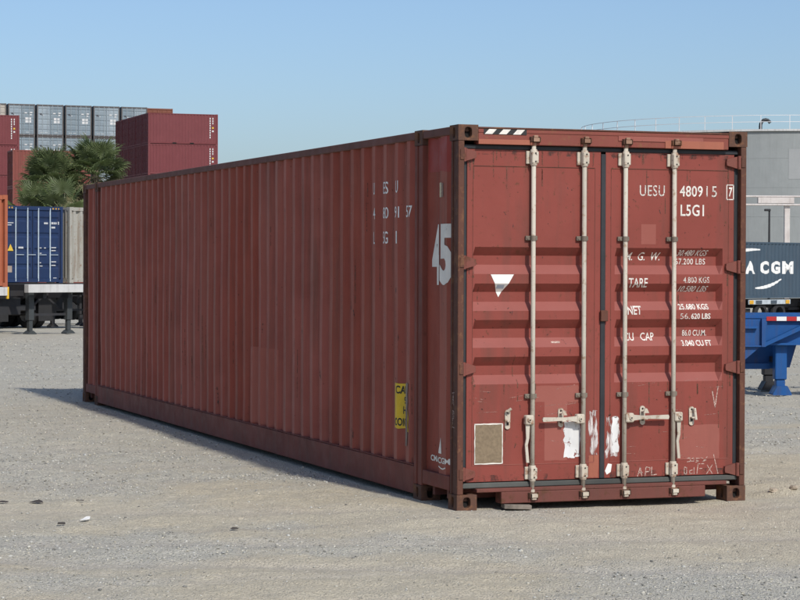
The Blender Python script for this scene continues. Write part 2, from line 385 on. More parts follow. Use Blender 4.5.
# ------------------------------------------------------------------ gravel stones
def stones(name, N, dlo, dhi, smin, smax, mask_pow, label, seed):
    rg = np.random.default_rng(seed); tot = []
    ico = bmesh.new(); bmesh.ops.create_icosphere(ico, subdivisions=1, radius=1); ico.verts.index_update()
    bv = np.array([v.co[:] for v in ico.verts]); bf = np.array([[v.index for v in f.verts] for f in ico.faces]); ico.free()
    n0 = N * 4
    d = dlo * (dhi/dlo) ** rg.random(n0); u = (rg.random(n0) - .5) * 2 * (d * .185 + 1.0)
    keep = rg.random(n0) < (.06 + .70 * gravel_mask(u, d) ** mask_pow) * (1 - .75*ruts(u, d))
    u, d = u[keep][:N], d[keep][:N]; x = CAM.x + u*HR.x + d*HF.x; y = CAM.y + u*HR.y + d*HF.y
    out = ~((x > -.01) & (x < 2.45) & (y > -.01) & (y < 13.75)); x, y, d, u = x[out], y[out], d[out], u[out]
    n = len(x); s = smin * (smax/smin) ** (rg.random(n) ** 3.0) * (d/14) ** .5
    z = ground_z(x, y)
    an = rg.random(n) * 6.283; sc = np.stack([s*rg.uniform(.8, 1.5, n), s*rg.uniform(.7, 1.1, n), s*rg.uniform(.45, .8, n)], 1)
    P = bv[None] * (1 + .28*(rg.random((n, len(bv), 1)) - .5) * 2) * sc[:, None]
    ca, sa = np.cos(an)[:, None], np.sin(an)[:, None]
    V = np.stack([P[..., 0]*ca - P[..., 1]*sa + x[:, None], P[..., 0]*sa + P[..., 1]*ca + y[:, None], P[..., 2] + (z + sc[:, 2]*.35)[:, None]], -1).reshape(-1, 3)
    F = (bf[None] + (np.arange(n)*len(bv))[:, None, None]).reshape(-1, 3)
    me = bpy.data.meshes.new(name); me.vertices.add(len(V)); me.vertices.foreach_set('co', V.ravel().astype(np.float32))
    me.loops.add(F.size); me.loops.foreach_set('vertex_index', F.ravel().astype(np.int32)); me.polygons.add(len(F))
    me.polygons.foreach_set('loop_start', (np.arange(len(F))*3).astype(np.int32)); me.polygons.foreach_set('loop_total', np.full(len(F), 3, np.int32)); me.update(calc_edges=True)
    t = rg.random(n); g = .34 + .16*rg.random(n); g = np.where(t < .3, .14 + .16*rg.random(n), g); g = np.where(t > .992, .52 + .06*rg.random(n), g)
    w = rg.uniform(0, 1, n)
    colr = np.stack([g*(1.0+.04*w), g*(1-.03*w), g*(.93-.15*w), np.ones(n)], 1)
    ca_ = me.attributes.new('stone', 'FLOAT_COLOR', 'POINT'); ca_.data.foreach_set('color', np.repeat(colr, len(bv), 0).ravel().astype(np.float32))
    return me
m_st, n_, l_, b_ = newmat('stone'); a_ = n_.new('ShaderNodeAttribute'); a_.attribute_name = 'stone'; l_.new(a_.outputs['Color'], b_.inputs['Base Color']); b_.inputs['Roughness'].default_value = .9
gme2 = stones('gravel', 90000, 11.2, 60, .0024, .0115, 1.5, '', 5); gme2.materials.append(m_st)
gravel = link('gravel', gme2); tag(gravel, 'loose grey and tan gravel stones scattered over the yard', 'gravel', kind='stuff')

# ================================================================== THE MAIN CONTAINER
BW, BH, BL = 2.438, 2.896, 13.716
MC = empty('shipping_container', (0, 0, 0))
tag(MC, 'long weathered oxide-red shipping container with closed doors and cream lock rods', 'container')

def casting_mesh(faces, sx=.162, sy=.178, sz=.118):
    mb = MB(); lo = (0, 0, 0); S = (sx, sy, sz)
    def face(ax, sgn):
        a, b = [i for i in range(3) if i != ax]; w, h = S[a], S[b]; cx, cy = w/2, h/2
        def P(p, q, depth):
            r = [0, 0, 0]; r[a] = p; r[b] = q; r[ax] = (S[ax] - depth) if sgn > 0 else depth
            return tuple(r)
        if (ax, sgn) not in faces:
            mb.add([P(0, 0, 0), P(w, 0, 0), P(w, h, 0), P(0, h, 0)], [(0, 1, 2, 3)]); return
        ra, rb = faces[(ax, sgn)]
        ang = sorted([2*math.pi*i/20 for i in range(20)] + [math.atan2(sy_*cy, sx_*cx) % (2*math.pi) for sx_ in (-1, 1) for sy_ in (-1, 1)])
        outer, inner, deep = [], [], []
        for t in ang:
            c, s_ = math.cos(t), math.sin(t); k = min(cx/abs(c) if abs(c) > 1e-6 else 9, cy/abs(s_) if abs(s_) > 1e-6 else 9)
            outer.append(P(cx + k*c, cy + k*s_, 0)); e = (abs(c)**3 + abs(s_)**3) ** (-1/3)
            inner.append(P(cx + ra*c*e, cy + rb*s_*e, 0)); deep.append(P(cx + ra*c*e, cy + rb*s_*e, .05))
        n = len(ang)
        mb.add(outer + inner + deep, [(i, (i+1) % n, (i+1) % n + n, i + n) for i in range(n)] + [(i+n, (i+1) % n + n, (i+1) % n + 2*n, i + 2*n) for i in range(n)] + [tuple(range(2*n, 3*n))])
    for ax in range(3):
        for sgn in (-1, 1): face(ax, sgn)
    me = bpy.data.meshes.new('corner_casting'); me.from_pydata(mb.v, [], mb.f)
    bm = bmesh.new(); bm.from_mesh(me); bmesh.ops.remove_doubles(bm, verts=bm.verts, dist=1e-5); bmesh.ops.recalc_face_normals(bm, faces=bm.faces); bm.to_mesh(me); bm.free()
    me.materials.append(M['cast']); me.materials.append(M['dark'])
    for p in me.polygons:
        if len(p.vertices) > 4: p.material_index = 1  # near-black hole ends paint in the shade inside the casting
    return me
HOLES = {(1, -1): (.030, .040), (0, -1): (.026, .040), (2, 1): (.031, .055), (0, 1): (.026, .040), (1, 1): (.030, .040)}
cme = casting_mesh(HOLES)
for x in (0, BW - .162):
    for y in (0, .762, 12.776, BL - .178):
        for z in (0, BH - .118):
            o = link('corner_casting', cme, MC); o.location = (x, y, z)

# posts
def post(y0, y1, fx, name='corner_post'):
    mb = MB(); s = 1 if fx == 0 else -1; X0 = 0 if fx == 0 else BW
    def bx(a, b, ya, yb, z0=.118, z1=BH - .118):
        xs = sorted((X0 + s*a, X0 + s*b)); mb.cbox((xs[0], ya, z0), (xs[1], yb, z1), .004)
    if name == 'corner_post':
        e = y0 if y0 < 1 else y1; q = 1 if y0 < 1 else -1
        def yy(a, b): return sorted((e + q*a, e + q*b))
        bx(.004, .052, *yy(.003, .062)); bx(.010, .050, *yy(.0625, .118)); bx(.002, .050, *yy(.1185, .150)); bx(.016, .048, *yy(.1505, .176))
    else:
        bx(.003, .05, y0 + .002, y0 + .075); bx(.012, .05, y0 + .0755, y0 + .12); bx(.003, .05, y0 + .1205, y1 - .002)
    return mb.build(name, M['post'] if name == 'corner_post' else M['rail'], MC)
for fx in (0, 1):
    post(0, .178, fx); post(.762, .94, fx, 'intermediate_post'); post(12.776, 12.954, fx, 'intermediate_post'); post(BL - .178, BL, fx)

# side walls: corrugated sheets
PITCH = .2805
def main_prof():
    ys, xs = [.93], [.046]
    for i in range(42):
        c = 1.11 + PITCH*i
        for dy, x in ((-.104, .046), (-.036, .012), (.036, .012), (.104, .046)):
            if c + dy < 12.78: ys.append(c + dy); xs.append(x)
    ys.append(12.79); xs.append(.046); return np.array(ys), np.array(xs)
PY, PX = main_prof()
EY = np.array([.165, .205, .275, .42, .50, .57, .775]); EX = np.array([.046, .046, .018, .018, .044, .046, .046])
FY = np.array([12.94, 13.0, 13.06, 13.13, 13.20, 13.29, 13.36, 13.43, 13.55]); FX = np.array([.046, .046, .012, .012, .046, .046, .012, .012, .046])
def bow(y, z): return (fbm(np.asarray(y, float), np.asarray(z, float), .9, 61, 3) - .5) * .020 * np.clip((np.asarray(z, float) - .25)/.25, 0, 1) * np.clip((2.84 - np.asarray(z, float))/.2, 0, 1)
def sheet(name, ys, xs, z0, z1, flip, mt):
    mb = MB(); n = len(ys); zs = np.linspace(z0, z1, 15)
    X = (lambda x: BW - x) if flip else (lambda x: x)
    vs = [(X(xs[i] + float(bow(ys[i], z))), ys[i], z) for z in zs for i in range(n)]
    fs = []
    for k in range(len(zs) - 1):
        for i in range(n-1): q = (k*n+i, k*n+i+1, (k+1)*n+i+1, (k+1)*n+i); fs.append(q if flip else q[::-1])
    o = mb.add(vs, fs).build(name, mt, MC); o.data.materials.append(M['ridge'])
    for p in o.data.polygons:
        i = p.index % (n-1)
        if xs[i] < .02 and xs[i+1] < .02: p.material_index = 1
    return o
side_panels = []
for flip in (0, 1):
    a = sheet('side_panel', PY, PX, .255, 2.84, flip, M['side'])
    b = sheet('side_panel', EY, EX, .235, 2.84, flip, M['side'])
    c = sheet('side_panel', FY, FX, .235, 2.84, flip, M['side'])
    side_panels.append((a, b, c))
def smap(off=.0030):
    def f(s, t):
        y = s
        if y > .9: x = float(np.interp(y, PY, PX))
        else: x = float(np.interp(y, EY, EX))
        zq = np.clip(t, .2551, 2.8399); return Vector((x - off + float(bow(y, zq)), y, t))
    return f
SB = list(PY); EB = list(EY)

# rails
for fx in (0, 1):
    def XR(a, b): return (a, b) if fx == 0 else (BW - b, BW - a)
    a, b = XR(.005, .052); mb = MB(); mb.cbox((a, .942, .036), (b, 12.774, .258), .005)
    a2, b2 = XR(.001, .05); mb.cbox((a2, .942, .262), (b2, 12.774, .270), .002)
    mb.build('bottom_rail', M['rail'], MC)
    for y0, y1 in ((.179, .761), (12.955, BL - .179)):
        a, b = XR(.008, .05); MB().cbox((a, y0, .135), (b, y1, .245), .004).build('bottom_rail', M['rail'], MC)
    a, b = XR(.004, .064)
    for y0, y1 in ((.179, .761), (.941, 12.775), (12.955, BL - .179)):
        MB().cbox((a, y0, 2.826), (b, y1, 2.888), .005).build('top_rail', M['toprail'], MC)
# roof, far wall, floor
mb = MB(); ys = np.linspace(.12, BL - .06, 130)
vs = [(x, y, 2.872 + (.012 if (i // 2) % 2 else 0)) for i, y in enumerate(ys) for x in (.05, BW - .05)]
mb.add(vs, [(2*i, 2*i+1, 2*i+3, 2*i+2) for i in range(len(ys)-1)]).build('roof_panel', M['toprail'], MC)
mb = MB(); xs = np.linspace(.05, BW - .05, 37); vs = [(x, BL - .03 - (.04 if (i // 2) % 2 else 0), z) for z in (.15, 2.85) for i, x in enumerate(xs)]
mb.add(vs, [(i, i+37, i+38, i+1) for i in range(36)]).build('end_panel', M['side'], MC)
mb = MB()
mb.cbox((.163, BL - .12, .05), (BW - .163, BL - .002, .17), .005); mb.build('end_sill', M['rail'], MC)
MB().cbox((.163, BL - .12, 2.80), (BW - .163, BL - .002, 2.885), .005).build('end_header', M['rail'], MC)
mb = MB().box((.055, .1, .15), (BW - .055, BL - .1, .18))
for i in range(44): mb.box((.055, .3 + i*.305, .06), (BW - .055, .345 + i*.305, .149))
mb.build('floor', M['sill'], MC)

# door end: header, sill
mb = MB()
mb.cbox((.163, .004, 2.752), (BW - .163, .10, 2.868), .004)
mb.cbox((.163, .000, 2.840), (BW - .163, .0035, 2.866), .001)
hd = mb.build('door_header', M['header'], MC)
MB().cbox((.163, .0, 2.8685), (BW - .163, .12, 2.882), .003).build('header_flange', M['post'], MC)
MB().cbox((.163, -.004, 2.752), (.62, .0035, 2.790), .002).build('header_plate', M['orangep'], hd)
MB().cbox((1.72, -.004, 2.752), (2.23, .0035, 2.812), .002).build('header_plate', M['orangep'], hd)
MB().cbox((1.32, -.003, 2.800), (2.05, .0035, 2.839), .002).build('header_plate', M['faded'], hd)
def hmap(s, t): return Vector((s, -.0022 if t > 2.84 else -.0045, t))
rect(.205, .555, 2.828, 2.8665, lambda s, t: Vector((s, -.0012, t)), M['black'], hd, 'hazard_ground', ())
for i in range(3):
    x0 = .212 + i*.115
    draped('hazard_stripe', [(x0, 2.829), (x0 + .062, 2.829), (x0 + .098, 2.866), (x0 + .036, 2.866)], [(0, 1, 2, 3)], lambda s, t: Vector((s, -.0024, t)), M['hazard'], hd)
mb = MB(); mb.cbox((.163, .002, .131), (BW - .163, .12, .160), .004); mb.cbox((.362, .002, .042), (2.088, .12, .1305), .005)
sill = mb.build('door_sill', M['sill'], MC)
for a_, b__ in ((.163, .361), (2.089, 2.274)): MB().box((a_, .6, .03), (b__, .62, .148)).build('notch_shade', M['dark'], MC)  # added dark panels that stand in for the black shade inside the sill notches

# doors
ZB = [2.716, 1.981, 1.917, 1.847, 1.777, 1.705, 1.641, 1.566, 1.498, 1.430, 1.362, 1.292, 1.220, 1.150, 1.082, 1.011, .943, .208]
ZD = [0, 0, 1, 1, 0, 0, 1, 1, 0, 0, 1, 1, 0, 0, 1, 1, 0, 0]
DY, DEP = .055, .058
def door_depth(x, z, rl, rr):
    k = np.interp(z, ZB[::-1], ZD[::-1]); e = np.interp(x, [rl, rl + .018, rr - .030, rr], [0, 1, 1, 0]); return DY + DEP*k*e
def make_door(x0, x1, rl, rr):
    g = bpy.data.objects.new('x', None)
    xs = [x0, rl, rl + .018, (rl+rr)/2, rr - .030, rr, x1]; mb = MB(); n = len(xs)
    vs = [(x, float(door_depth(x, z, rl, rr)), z) for z in ZB for x in xs]
    fs = [(k*n+i+n, k*n+i+n+1, k*n+i+1, k*n+i) for k in range(len(ZB)-1) for i in range(n-1)]
    b = len(vs); vs2 = [(x, .11, z) for z in (ZB[0], ZB[-1]) for x in (x0, x1)]
    mb.add(vs, fs)
    mb.box((x0, DY + .0006, ZB[0] - .03), (x0 + .012, .1, ZB[0] - .001)); 
    # returned edges
    for (p, q) in (((x0, ZB[0]), (x1, ZB[0])), ((x1, ZB[0]), (x1, ZB[-1])), ((x1, ZB[-1]), (x0, ZB[-1])), ((x0, ZB[-1]), (x0, ZB[0]))):
        mb.add([(p[0], DY, p[1]), (q[0], DY, q[1]), (q[0], .115, q[1]), (p[0], .115, p[1])], [(0, 1, 2, 3)])
    bpy.data.objects.remove(g)
    o = mb.build('door', M['door'], MC); o.data.materials.append(M['doorlit'])      # sunlit brightness of the upward slopes painted in as a paler tone
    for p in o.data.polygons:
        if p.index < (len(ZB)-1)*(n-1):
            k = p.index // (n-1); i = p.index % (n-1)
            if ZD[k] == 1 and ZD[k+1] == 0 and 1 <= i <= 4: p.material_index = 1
    return o
LD = (.095, 1.198, .143, 1.084); RD = (1.240, 2.352, 1.321, 2.255)
dl = make_door(*LD); dr = make_door(*RD); dl['label'] = 'left door leaf with bare timber-coloured plate and triangle sticker'; dr['label'] = 'right door leaf with white stencilled numbers'
def dmap(D, off=.0016):
    rl, rr = D[2], D[3]
    return lambda s, t: Vector((s, float(door_depth(s, t, rl, rr)) - off, t))
DSB = lambda D: [D[2], D[2] + .018, D[3] - .03, D[3]]
# weld seams on the leaves
for D, o in ((LD, dl), (RD, dr)):
    MB().box((D[0] + .05, DY - .003, 2.588), (D[1] - .05, DY - .0005, 2.593)).build('weld_seam', M['post'], o)
    MB().box((D[0] + .045, DY - .003, .330), (D[1] - .045, DY - .0005, .335)).build('weld_seam', M['faded'], o)
    MB().box((D[0] + .045, DY - .002, .337), (D[0] + .049, DY - .0005, 2.587)).build('weld_seam', M['hinge'], o)
    MB().box((D[1] - .049, DY - .002, .337), (D[1] - .045, DY - .0005, 2.587)).build('weld_seam', M['hinge'], o)
# backing so nothing shows through, gaskets
MB().box((.06, .118, .165), (BW - .06, .13, 2.75)).build('door_backing', M['dark'], MC)
for x0, x1, y in ((.0535, .0945, .060), (1.1985, 1.2395, .046), (2.3525, 2.416, .056)):
    MB().cbox((x0, y, .206), (x1, .11, 2.700), .004).build('door_gasket', M['gasket'], MC)
MB().cbox((.054, .048, 2.7165), (BW - .054, .11, 2.7515), .006).build('door_gasket', M['gasket'], MC)
MB().cbox((.054, .036, .1605), (BW - .054, .11, .2005), .006).build('door_gasket', M['gasketg'], MC)
MB().cbox((1.192, .020, 1.415), (1.252, .045, 1.500), .004).build('door_overlap_plate', M['post'], MC)
# hinges
def hinge(x_post, x_end, z):
    s = 1 if x_end > x_post else -1; mb = MB()
    mb.prism([(x_post, z - .046), (x_post + s*.040, z - .046), (x_end, z - .024), (x_end + s*.004, z), (x_end, z + .024), (x_post + s*.040, z + .046), (x_post, z + .046)], 'y', .026, .0535)
    mb.cyl((x_post + s*.018, .022, z - .052), (x_post + s*.018, .022, z + .052), .017, n=12)
    h = mb.build('hinge', M['hinge'], MC)
    MB().cbox((min(x_post - s*.022, x_post + s*.012), -.004, z - .040), (max(x_post - s*.022, x_post + s*.012), .02, z + .040), .003).build('hinge_lug', M['post'], h)
for z in (2.672, 1.864, 1.062, .271): hinge(.040, .156, z)
for z in (2.655, 1.836, 1.049, .245): hinge(2.400, 2.275, z)

# lock rods
RY = .018
for i, x in enumerate((.622, 1.045, 1.393, 1.812)):
    rod = MB().cyl((x, RY, .10), (x, RY, 2.80), .0175, n=16).build('lock_rod', M['rod'], MC, True)
    for z0, z1 in ((2.600, 2.722), (.205, .325)):
        mb = MB(); zc = (z0+z1)/2
        mb.cbox((x - .052, RY + .016, z0 + .012), (x - .012, DY - .001, z1 - .012), .004)
        mb.lathe([(.0178, z0 - zc), (.024, z0 - zc), (.029, z0 - zc + .014), (.029, z1 - zc - .014), (.024, z1 - zc), (.0178, z1 - zc)], (x, RY, zc), (0, 0, 1), 16)
        mb.cbox((x - .024, RY - .030, z0 + .016), (x + .030, RY - .006, z1 - .016), .005)
        g = mb.build('rod_guide', M['guide'], rod)
        for zz in (z0 + .030, z1 - .030): MB().cyl((x + .004, RY - .034, zz), (x + .004, RY - .0302, zz), .006, n=8).build('bolt', M['bolt'], rod)
    for z in (2.050, .850):
        mb = MB(); mb.cbox((x - .056, RY + .012, z - .017), (x + .040, DY - .001, z + .017), .003)
        mb.lathe([(.0177, -.019), (.0225, -.019), (.0225, .019), (.0177, .019)], (x, RY, z), (0, 0, 1), 14)
        mb.cyl((x - .041, RY + .006, z), (x - .041, RY + .012, z), .008, n=8); mb.build('rod_bracket', M['steel'], rod)
    # cam ends and keepers
    for zc, sg in ((2.793, 1), (.098, -1)):
        mb = MB(); mb.cyl((x, RY, zc - .045*sg), (x, RY, zc - .012*sg), .0215, n=12)
        mb.prism([(x - .022, -.034), (x + .026, -.034), (x + .030, .0), (x + .018, .030), (x - .018, .030)], 'z', zc - .014, zc + .014)
        mb.cbox((x - .016, -.026, zc + .0145*sg if sg > 0 else zc - .034), (x + .020, .024, zc + .034 if sg > 0 else zc - .0145), .004)
        mb.build('cam', M['guide'] if sg < 0 else M['camr'], rod)
        mb = MB()
        for s_ in (-1, 1): mb.prism([(x + s_*.031, .001), (x + s_*.031, -.030), (x + s_*.039, -.026), (x + s_*.043, .001)], 'z', zc - .018, zc + .020)
        mb.cbox((x - .043, -.004, zc - .022), (x + .043, .001, zc + .024), .002)
        mb.build('cam_keeper', M['cast'], MC)
    # hub and handle
    hs = (-1, -1, 1, 1)[i]; hx = x + hs*.040; hz = .672
    mb = MB(); mb.cbox((min(x, hx + hs*.028), -.018, hz - .036), (max(x, hx + hs*.028), .036, hz + .036), .008)
    mb.cyl((hx, -.030, hz), (hx, -.0175, hz), .014, n=10); mb.build('handle_hub', M['guide'], rod)
    mb = MB(); mb.cyl((hx, -.034, hz), (hx, -.0303, hz), .006, n=8); mb.build('hub_pin', M['bolt'], rod)
    mb = MB()
    if i in (1, 2):
        xe = x + hs*(.345 if i == 1 else .365)
        pts = [(hx + hs*.026, hz - .022), (hx + hs*.026, hz + .022), (hx + hs*.12, hz + .014), (xe, hz + .017), (xe + hs*.006, hz), (xe, hz - .017), (hx + hs*.12, hz - .010)]
        mb.prism(pts if hs < 0 else pts[::-1], 'y', -.012, .002)
    else:
        xa = hx + hs*.004
        mb.prism([(xa - .017, hz - .034), (xa + .017, hz - .034), (xa + .012, hz - .14), (xa + .000, hz - .19), (xa + .013, hz - .325), (xa - .010, hz - .325), (xa - .022, hz - .19), (xa - .012, hz - .14)][::-1], 'y', .004, .018)
    mb.build('handle', M['rod'], rod)
# handle retainers
for k, (x, z) in enumerate(((.868, .682), (.428, .675), (1.560, .685), (1.985, .672))):
    mb = MB(); mb.prism([(x + .022*math.cos(t), z + (.052 + .022*math.sin(t) if math.sin(t) >= 0 else -.052 + .022*math.sin(t))) for t in [2*math.pi*q/16 for q in range(16)]], 'y', .042, .0535)
    if k in (0, 2):
        mb.cbox((x - .017, -.022, z - .030), (x + .017, .0415, z - .0195), .003); mb.prism([(x - .020, z + .021), (x + .026, z + .021), (x + .010, z + .055), (x - .008, z + .060)], 'y', -.020, -.010)
        mb.cbox((x - .014, -.009, z + .0215), (x + .014, .0415, z + .034), .003)
    else:
        mb.cbox((x - .016, .004, z - .018), (x + .010, .0415, z - .006), .003); mb.cyl((x - .012 if k == 1 else x + .014, .02, z + .062), (x + (.014 if k == 1 else .02), .006, z + (.085 if k == 1 else -.03)), .011, n=10)
    o = mb.build('handle_retainer', M['guide'], MC)
    mb = MB(); mb.cyl((x, .0395, z + .052), (x, .0418, z + .052), .008, n=8); mb.box((x - .008, .0390, z - .042), (x + .008, .0419, z - .020)); mb.build('retainer_hole', M['bolt'], o)

# door lettering
mR = dmap(RD); mL = dmap(LD)
for body, s0, s1, t0, t1, mt, bold, sh, sp in [
    ('UESU', 1.531, 1.746, 2.383, 2.468, 'whitew', .004, 0, 1.1), ('4809', 1.876, 2.076, 2.383, 2.468, 'white', .012, 0, 1.05), ('15', 2.108, 2.2, 2.383, 2.468, 'whitew', 0, 0, 1.15),
    ('7', 2.303, 2.338, 2.388, 2.462, 'whiteb', .02, 0, 1), ('L5G1', 1.884, 2.088, 2.232, 2.322, 'whiteb', .014, 0, 1.05),
    ('M.  G.  W.', 1.432, 1.732, 1.885, 1.948, 'white', .006, .2, 1), ('30.480 KGS', 1.858, 2.124, 1.922, 1.967, 'white', .006, .3, 1), ('67.200 LBS', 1.854, 2.116, 1.855, 1.901, 'white', .0, .05, 1.05),
    ('TARE', 1.441, 1.604, 1.675, 1.748, 'white', .01, 0, 1), ('4.800 KGS', 1.898, 2.125, 1.711, 1.757, 'whitew', .004, 0, 1.05), ('10.580 LBS', 1.872, 2.126, 1.641, 1.687, 'white', .006, .3, 1),
    ('NET', 1.434, 1.554, 1.465, 1.532, 'white', .016, 0, 1), ('25.680 KGS', 1.865, 2.127, 1.503, 1.547, 'whiteb', .018, .05, 1), ('56.', 1.874, 1.955, 1.429, 1.473, 'whitew', -.004, 0, 1), ('620 LBS', 1.968, 2.136, 1.429, 1.473, 'whiteb', .016, .05, 1),
    ('CU   CAP', 1.427, 1.684, 1.262, 1.324, 'white', .012, 0, 1), ('86.0 CU.M.', 1.918, 2.128, 1.296, 1.342, 'white', .002, .05, 1), ('3.040 CU FT', 1.893, 2.155, 1.218, 1.263, 'whiteb', .018, .05, 1)]:
    k_ = .014 if s0 > 1.80 and t1 < 2.0 else 0; text(body, s0 + k_, s1 + k_, t0, t1, mR, M[mt], dr, DSB(RD), ZB, bold, sh, 'lettering', sp)
strokes([[(2.288, 2.366), (2.347, 2.366), (2.347, 2.480), (2.288, 2.480), (2.288, 2.366)]], .007, mR, M['hazard'], dr, 'number_frame')
# stickers, plates, patches on the doors
P0 = lambda s, t: Vector((s, DY - .0012, t))
rect(.165, .386, .346, .643, lambda s, t: Vector((s, DY - .0050, t)), M['ply'], dl, 'bare_plate')
for a in ((.160, .392, .340, .348), (.160, .392, .640, .648), (.160, .167, .348, .640), (.385, .392, .348, .640)):
    rect(*a, lambda s, t: Vector((s, DY - .0062, t)), M['hazard'], dl, 'plate_border', jag=.002, n=9)
tri = draped('triangle_sticker', [(.289, 1.774), (.478, 1.774), (.374, 1.601)], [(0, 1, 2)], dmap(LD, .0022), M['solidwhite'], dl, (), [z for z in ZB if 1.601 < z < 1.774])
rect(.345, .405, 1.667, 1.695, dmap(LD, .0036), plain('faded_blue_print', (.36, .42, .50), .6, .2), dl, 'sticker_print', tb=[1.641, 1.705])
rect(.90, 1.032, .372, .648, P0, M['paper'], dl, 'torn_sticker', jag=.008, n=8)
rect(1.112, 1.178, .385, .722, P0, M['paper2'], dl, 'torn_sticker', jag=.012, n=8)
rect(1.255, 1.362, .367, .680, P0, M['paper2'], dr, 'torn_sticker', jag=.012, n=8)
rect(1.305, 1.360, .400, .676, lambda s, t: Vector((s, DY - .0024, t)), M['paper'], dr, 'torn_sticker', jag=.010, n=8)
draped('white_tag', [(1.262, .232), (1.296, .252), (1.305, .312), (1.272, .318), (1.247, .262)], [(0, 1, 2, 3, 4)], P0, M['solidwhite'], dr)
rect(.735, .925, .355, .86, lambda s, t: Vector((s, DY - .0008, t)), M['faded'], dl, 'faded_patch', jag=.003, n=6)
rect(.655, 1.02, .80, .925, lambda s, t: Vector((s, DY - .0007, t)), M['faded'], dl, 'faded_patch', jag=.004, n=6)
rect(1.86, 2.235, .33, .60, lambda s, t: Vector((s, DY - .0008, t)), M['faded'], dr, 'faded_patch', jag=.003, n=6)
rect(1.545, 1.672, 2.01, 2.165, lambda s, t: Vector((s, DY - .0008, t)), M['faded'], dr, 'faded_patch')
rect(1.110, 1.190, .215, .385, lambda s, t: Vector((s, DY - .0008, t)), M['orangep'], dl, 'primer_patch', jag=.003, n=5)
rect(.80, .875, 1.250, 1.264, dmap(LD, .002), M['chalk'], dl, 'small_sticker', tb=ZB)
# chalk
UPZ = lambda s, t: Vector((s, DY - .0012, t + .032))
strokes([[(1.525, .18), (1.548, .25), (1.562, .182)], [(1.532, .205), (1.565, .21)], [(1.59, .182), (1.597, .25), (1.632, .244), (1.628, .216), (1.598, .212)], [(1.648, .25), (1.645, .186), (1.69, .190)]], .007, UPZ, M['chalk'], dr)
strokes([[(2.172, .86), (2.196, .735), (2.222, .90)]], .008, P0, M['chalk'], dr)
strokes([[(1.95, .305), (1.975, .312), (1.985, .285), (1.955, .28)], [(1.99, .30), (2.01, .31), (2.015, .285), (1.992, .285)], [(2.06, .306), (2.03, .306), (2.03, .292), (2.055, .285), (2.03, .275)], [(2.075, .31), (2.12, .29), (2.09, .278), (2.13, .315)],
         [(1.93, .24), (1.95, .235), (1.95, .185), (1.93, .188), (1.93, .24)], [(2.0, .215), (1.975, .21), (1.98, .185), (2.0, .19)], [(2.015, .235), (2.015, .185)], [(2.04, .185), (2.05, .262), (2.10, .262)], [(2.065, .225), (2.085, .225)], [(2.13, .25), (2.175, .182)], [(2.175, .25), (2.125, .182)], [(2.185, .335), (2.225, .182)]], .006, UPZ, M['chalk'], dr)

# rust runs, grease and scuffs on the doors
M['rustrun'] = worn('rust_run', (.13, .055, .03), .52, .12, 30); M['grime'] = worn('grime', (.05, .032, .026), .54, .10, 26); M['edgegrime'] = worn('edge_grime', (.07, .035, .027), .60, .10, 14, .6); M['scuff'] = worn('scuff', (.40, .20, .16), .54, .10, 40)
rr = random.Random(12)
for D, o in ((LD, dl), (RD, dr)):
    mp_ = dmap(D, .0014); lines = []
    for i in range(26): x = rr.uniform(D[0] + .02, D[1] - .02); z = rr.choice((2.587, 2.71, .940, rr.uniform(.4, 2.5))); lines.append([(x, z - rr.uniform(.04, .22)), (x + rr.uniform(-.003, .003), z)])
    strokes(lines, .008, mp_, M['rustrun'], o, 'rust_run', ZB)['kind'] = 'stuff'
    lines = []
    for i in range(30): x = rr.uniform(D[0] + .02, D[1] - .04); z = rr.uniform(.25, 2.68); a = rr.uniform(0, 3.1); l_ = rr.uniform(.008, .05); lines.append([(x, z), (x + l_*math.cos(a)*.6, z + l_*math.sin(a))])
    strokes(lines, .006, mp_, M['grime'], o, 'chip_marks', ZB)['kind'] = 'stuff'
    lines = []
    for i in range(16): x = rr.uniform(D[0] + .05, D[1] - .2); z = rr.uniform(.25, .95); a = rr.uniform(-.4, .4); l_ = rr.uniform(.05, .2); lines.append([(x, z), (min(x + l_*math.cos(a), D[1] - .01), z + l_*math.sin(a)*.5)])
    strokes(lines, .005, mp_, M['scuff'], o, 'scuff_marks', ZB)['kind'] = 'stuff'
    for (a0, a1, z0, z1) in ((D[0] + .05, D[1] - .05, .21, .255), (D[0] + .05, D[1] - .05, 2.675, 2.712)):
        rect(a0, a1, z0, z1, lambda s, t: Vector((s, DY - .0004, t)), M['edgegrime'], o, 'edge_grime', jag=.004, n=12)
for z in (2.672, 1.864, 1.062):
    strokes([[(.115 + .03*q, z - .06 - .12*rr.random()), (.115 + .03*q, z - .028)] for q in range(2)], .016, P0, M['rustrun'], dl, 'rust_run')['kind'] = 'stuff'
    strokes([[(2.30 + .025*q, z - .07 - .12*rr.random()), (2.30 + .025*q, z - .045)] for q in range(2)], .016, P0, M['rustrun'], dr, 'rust_run')['kind'] = 'stuff'
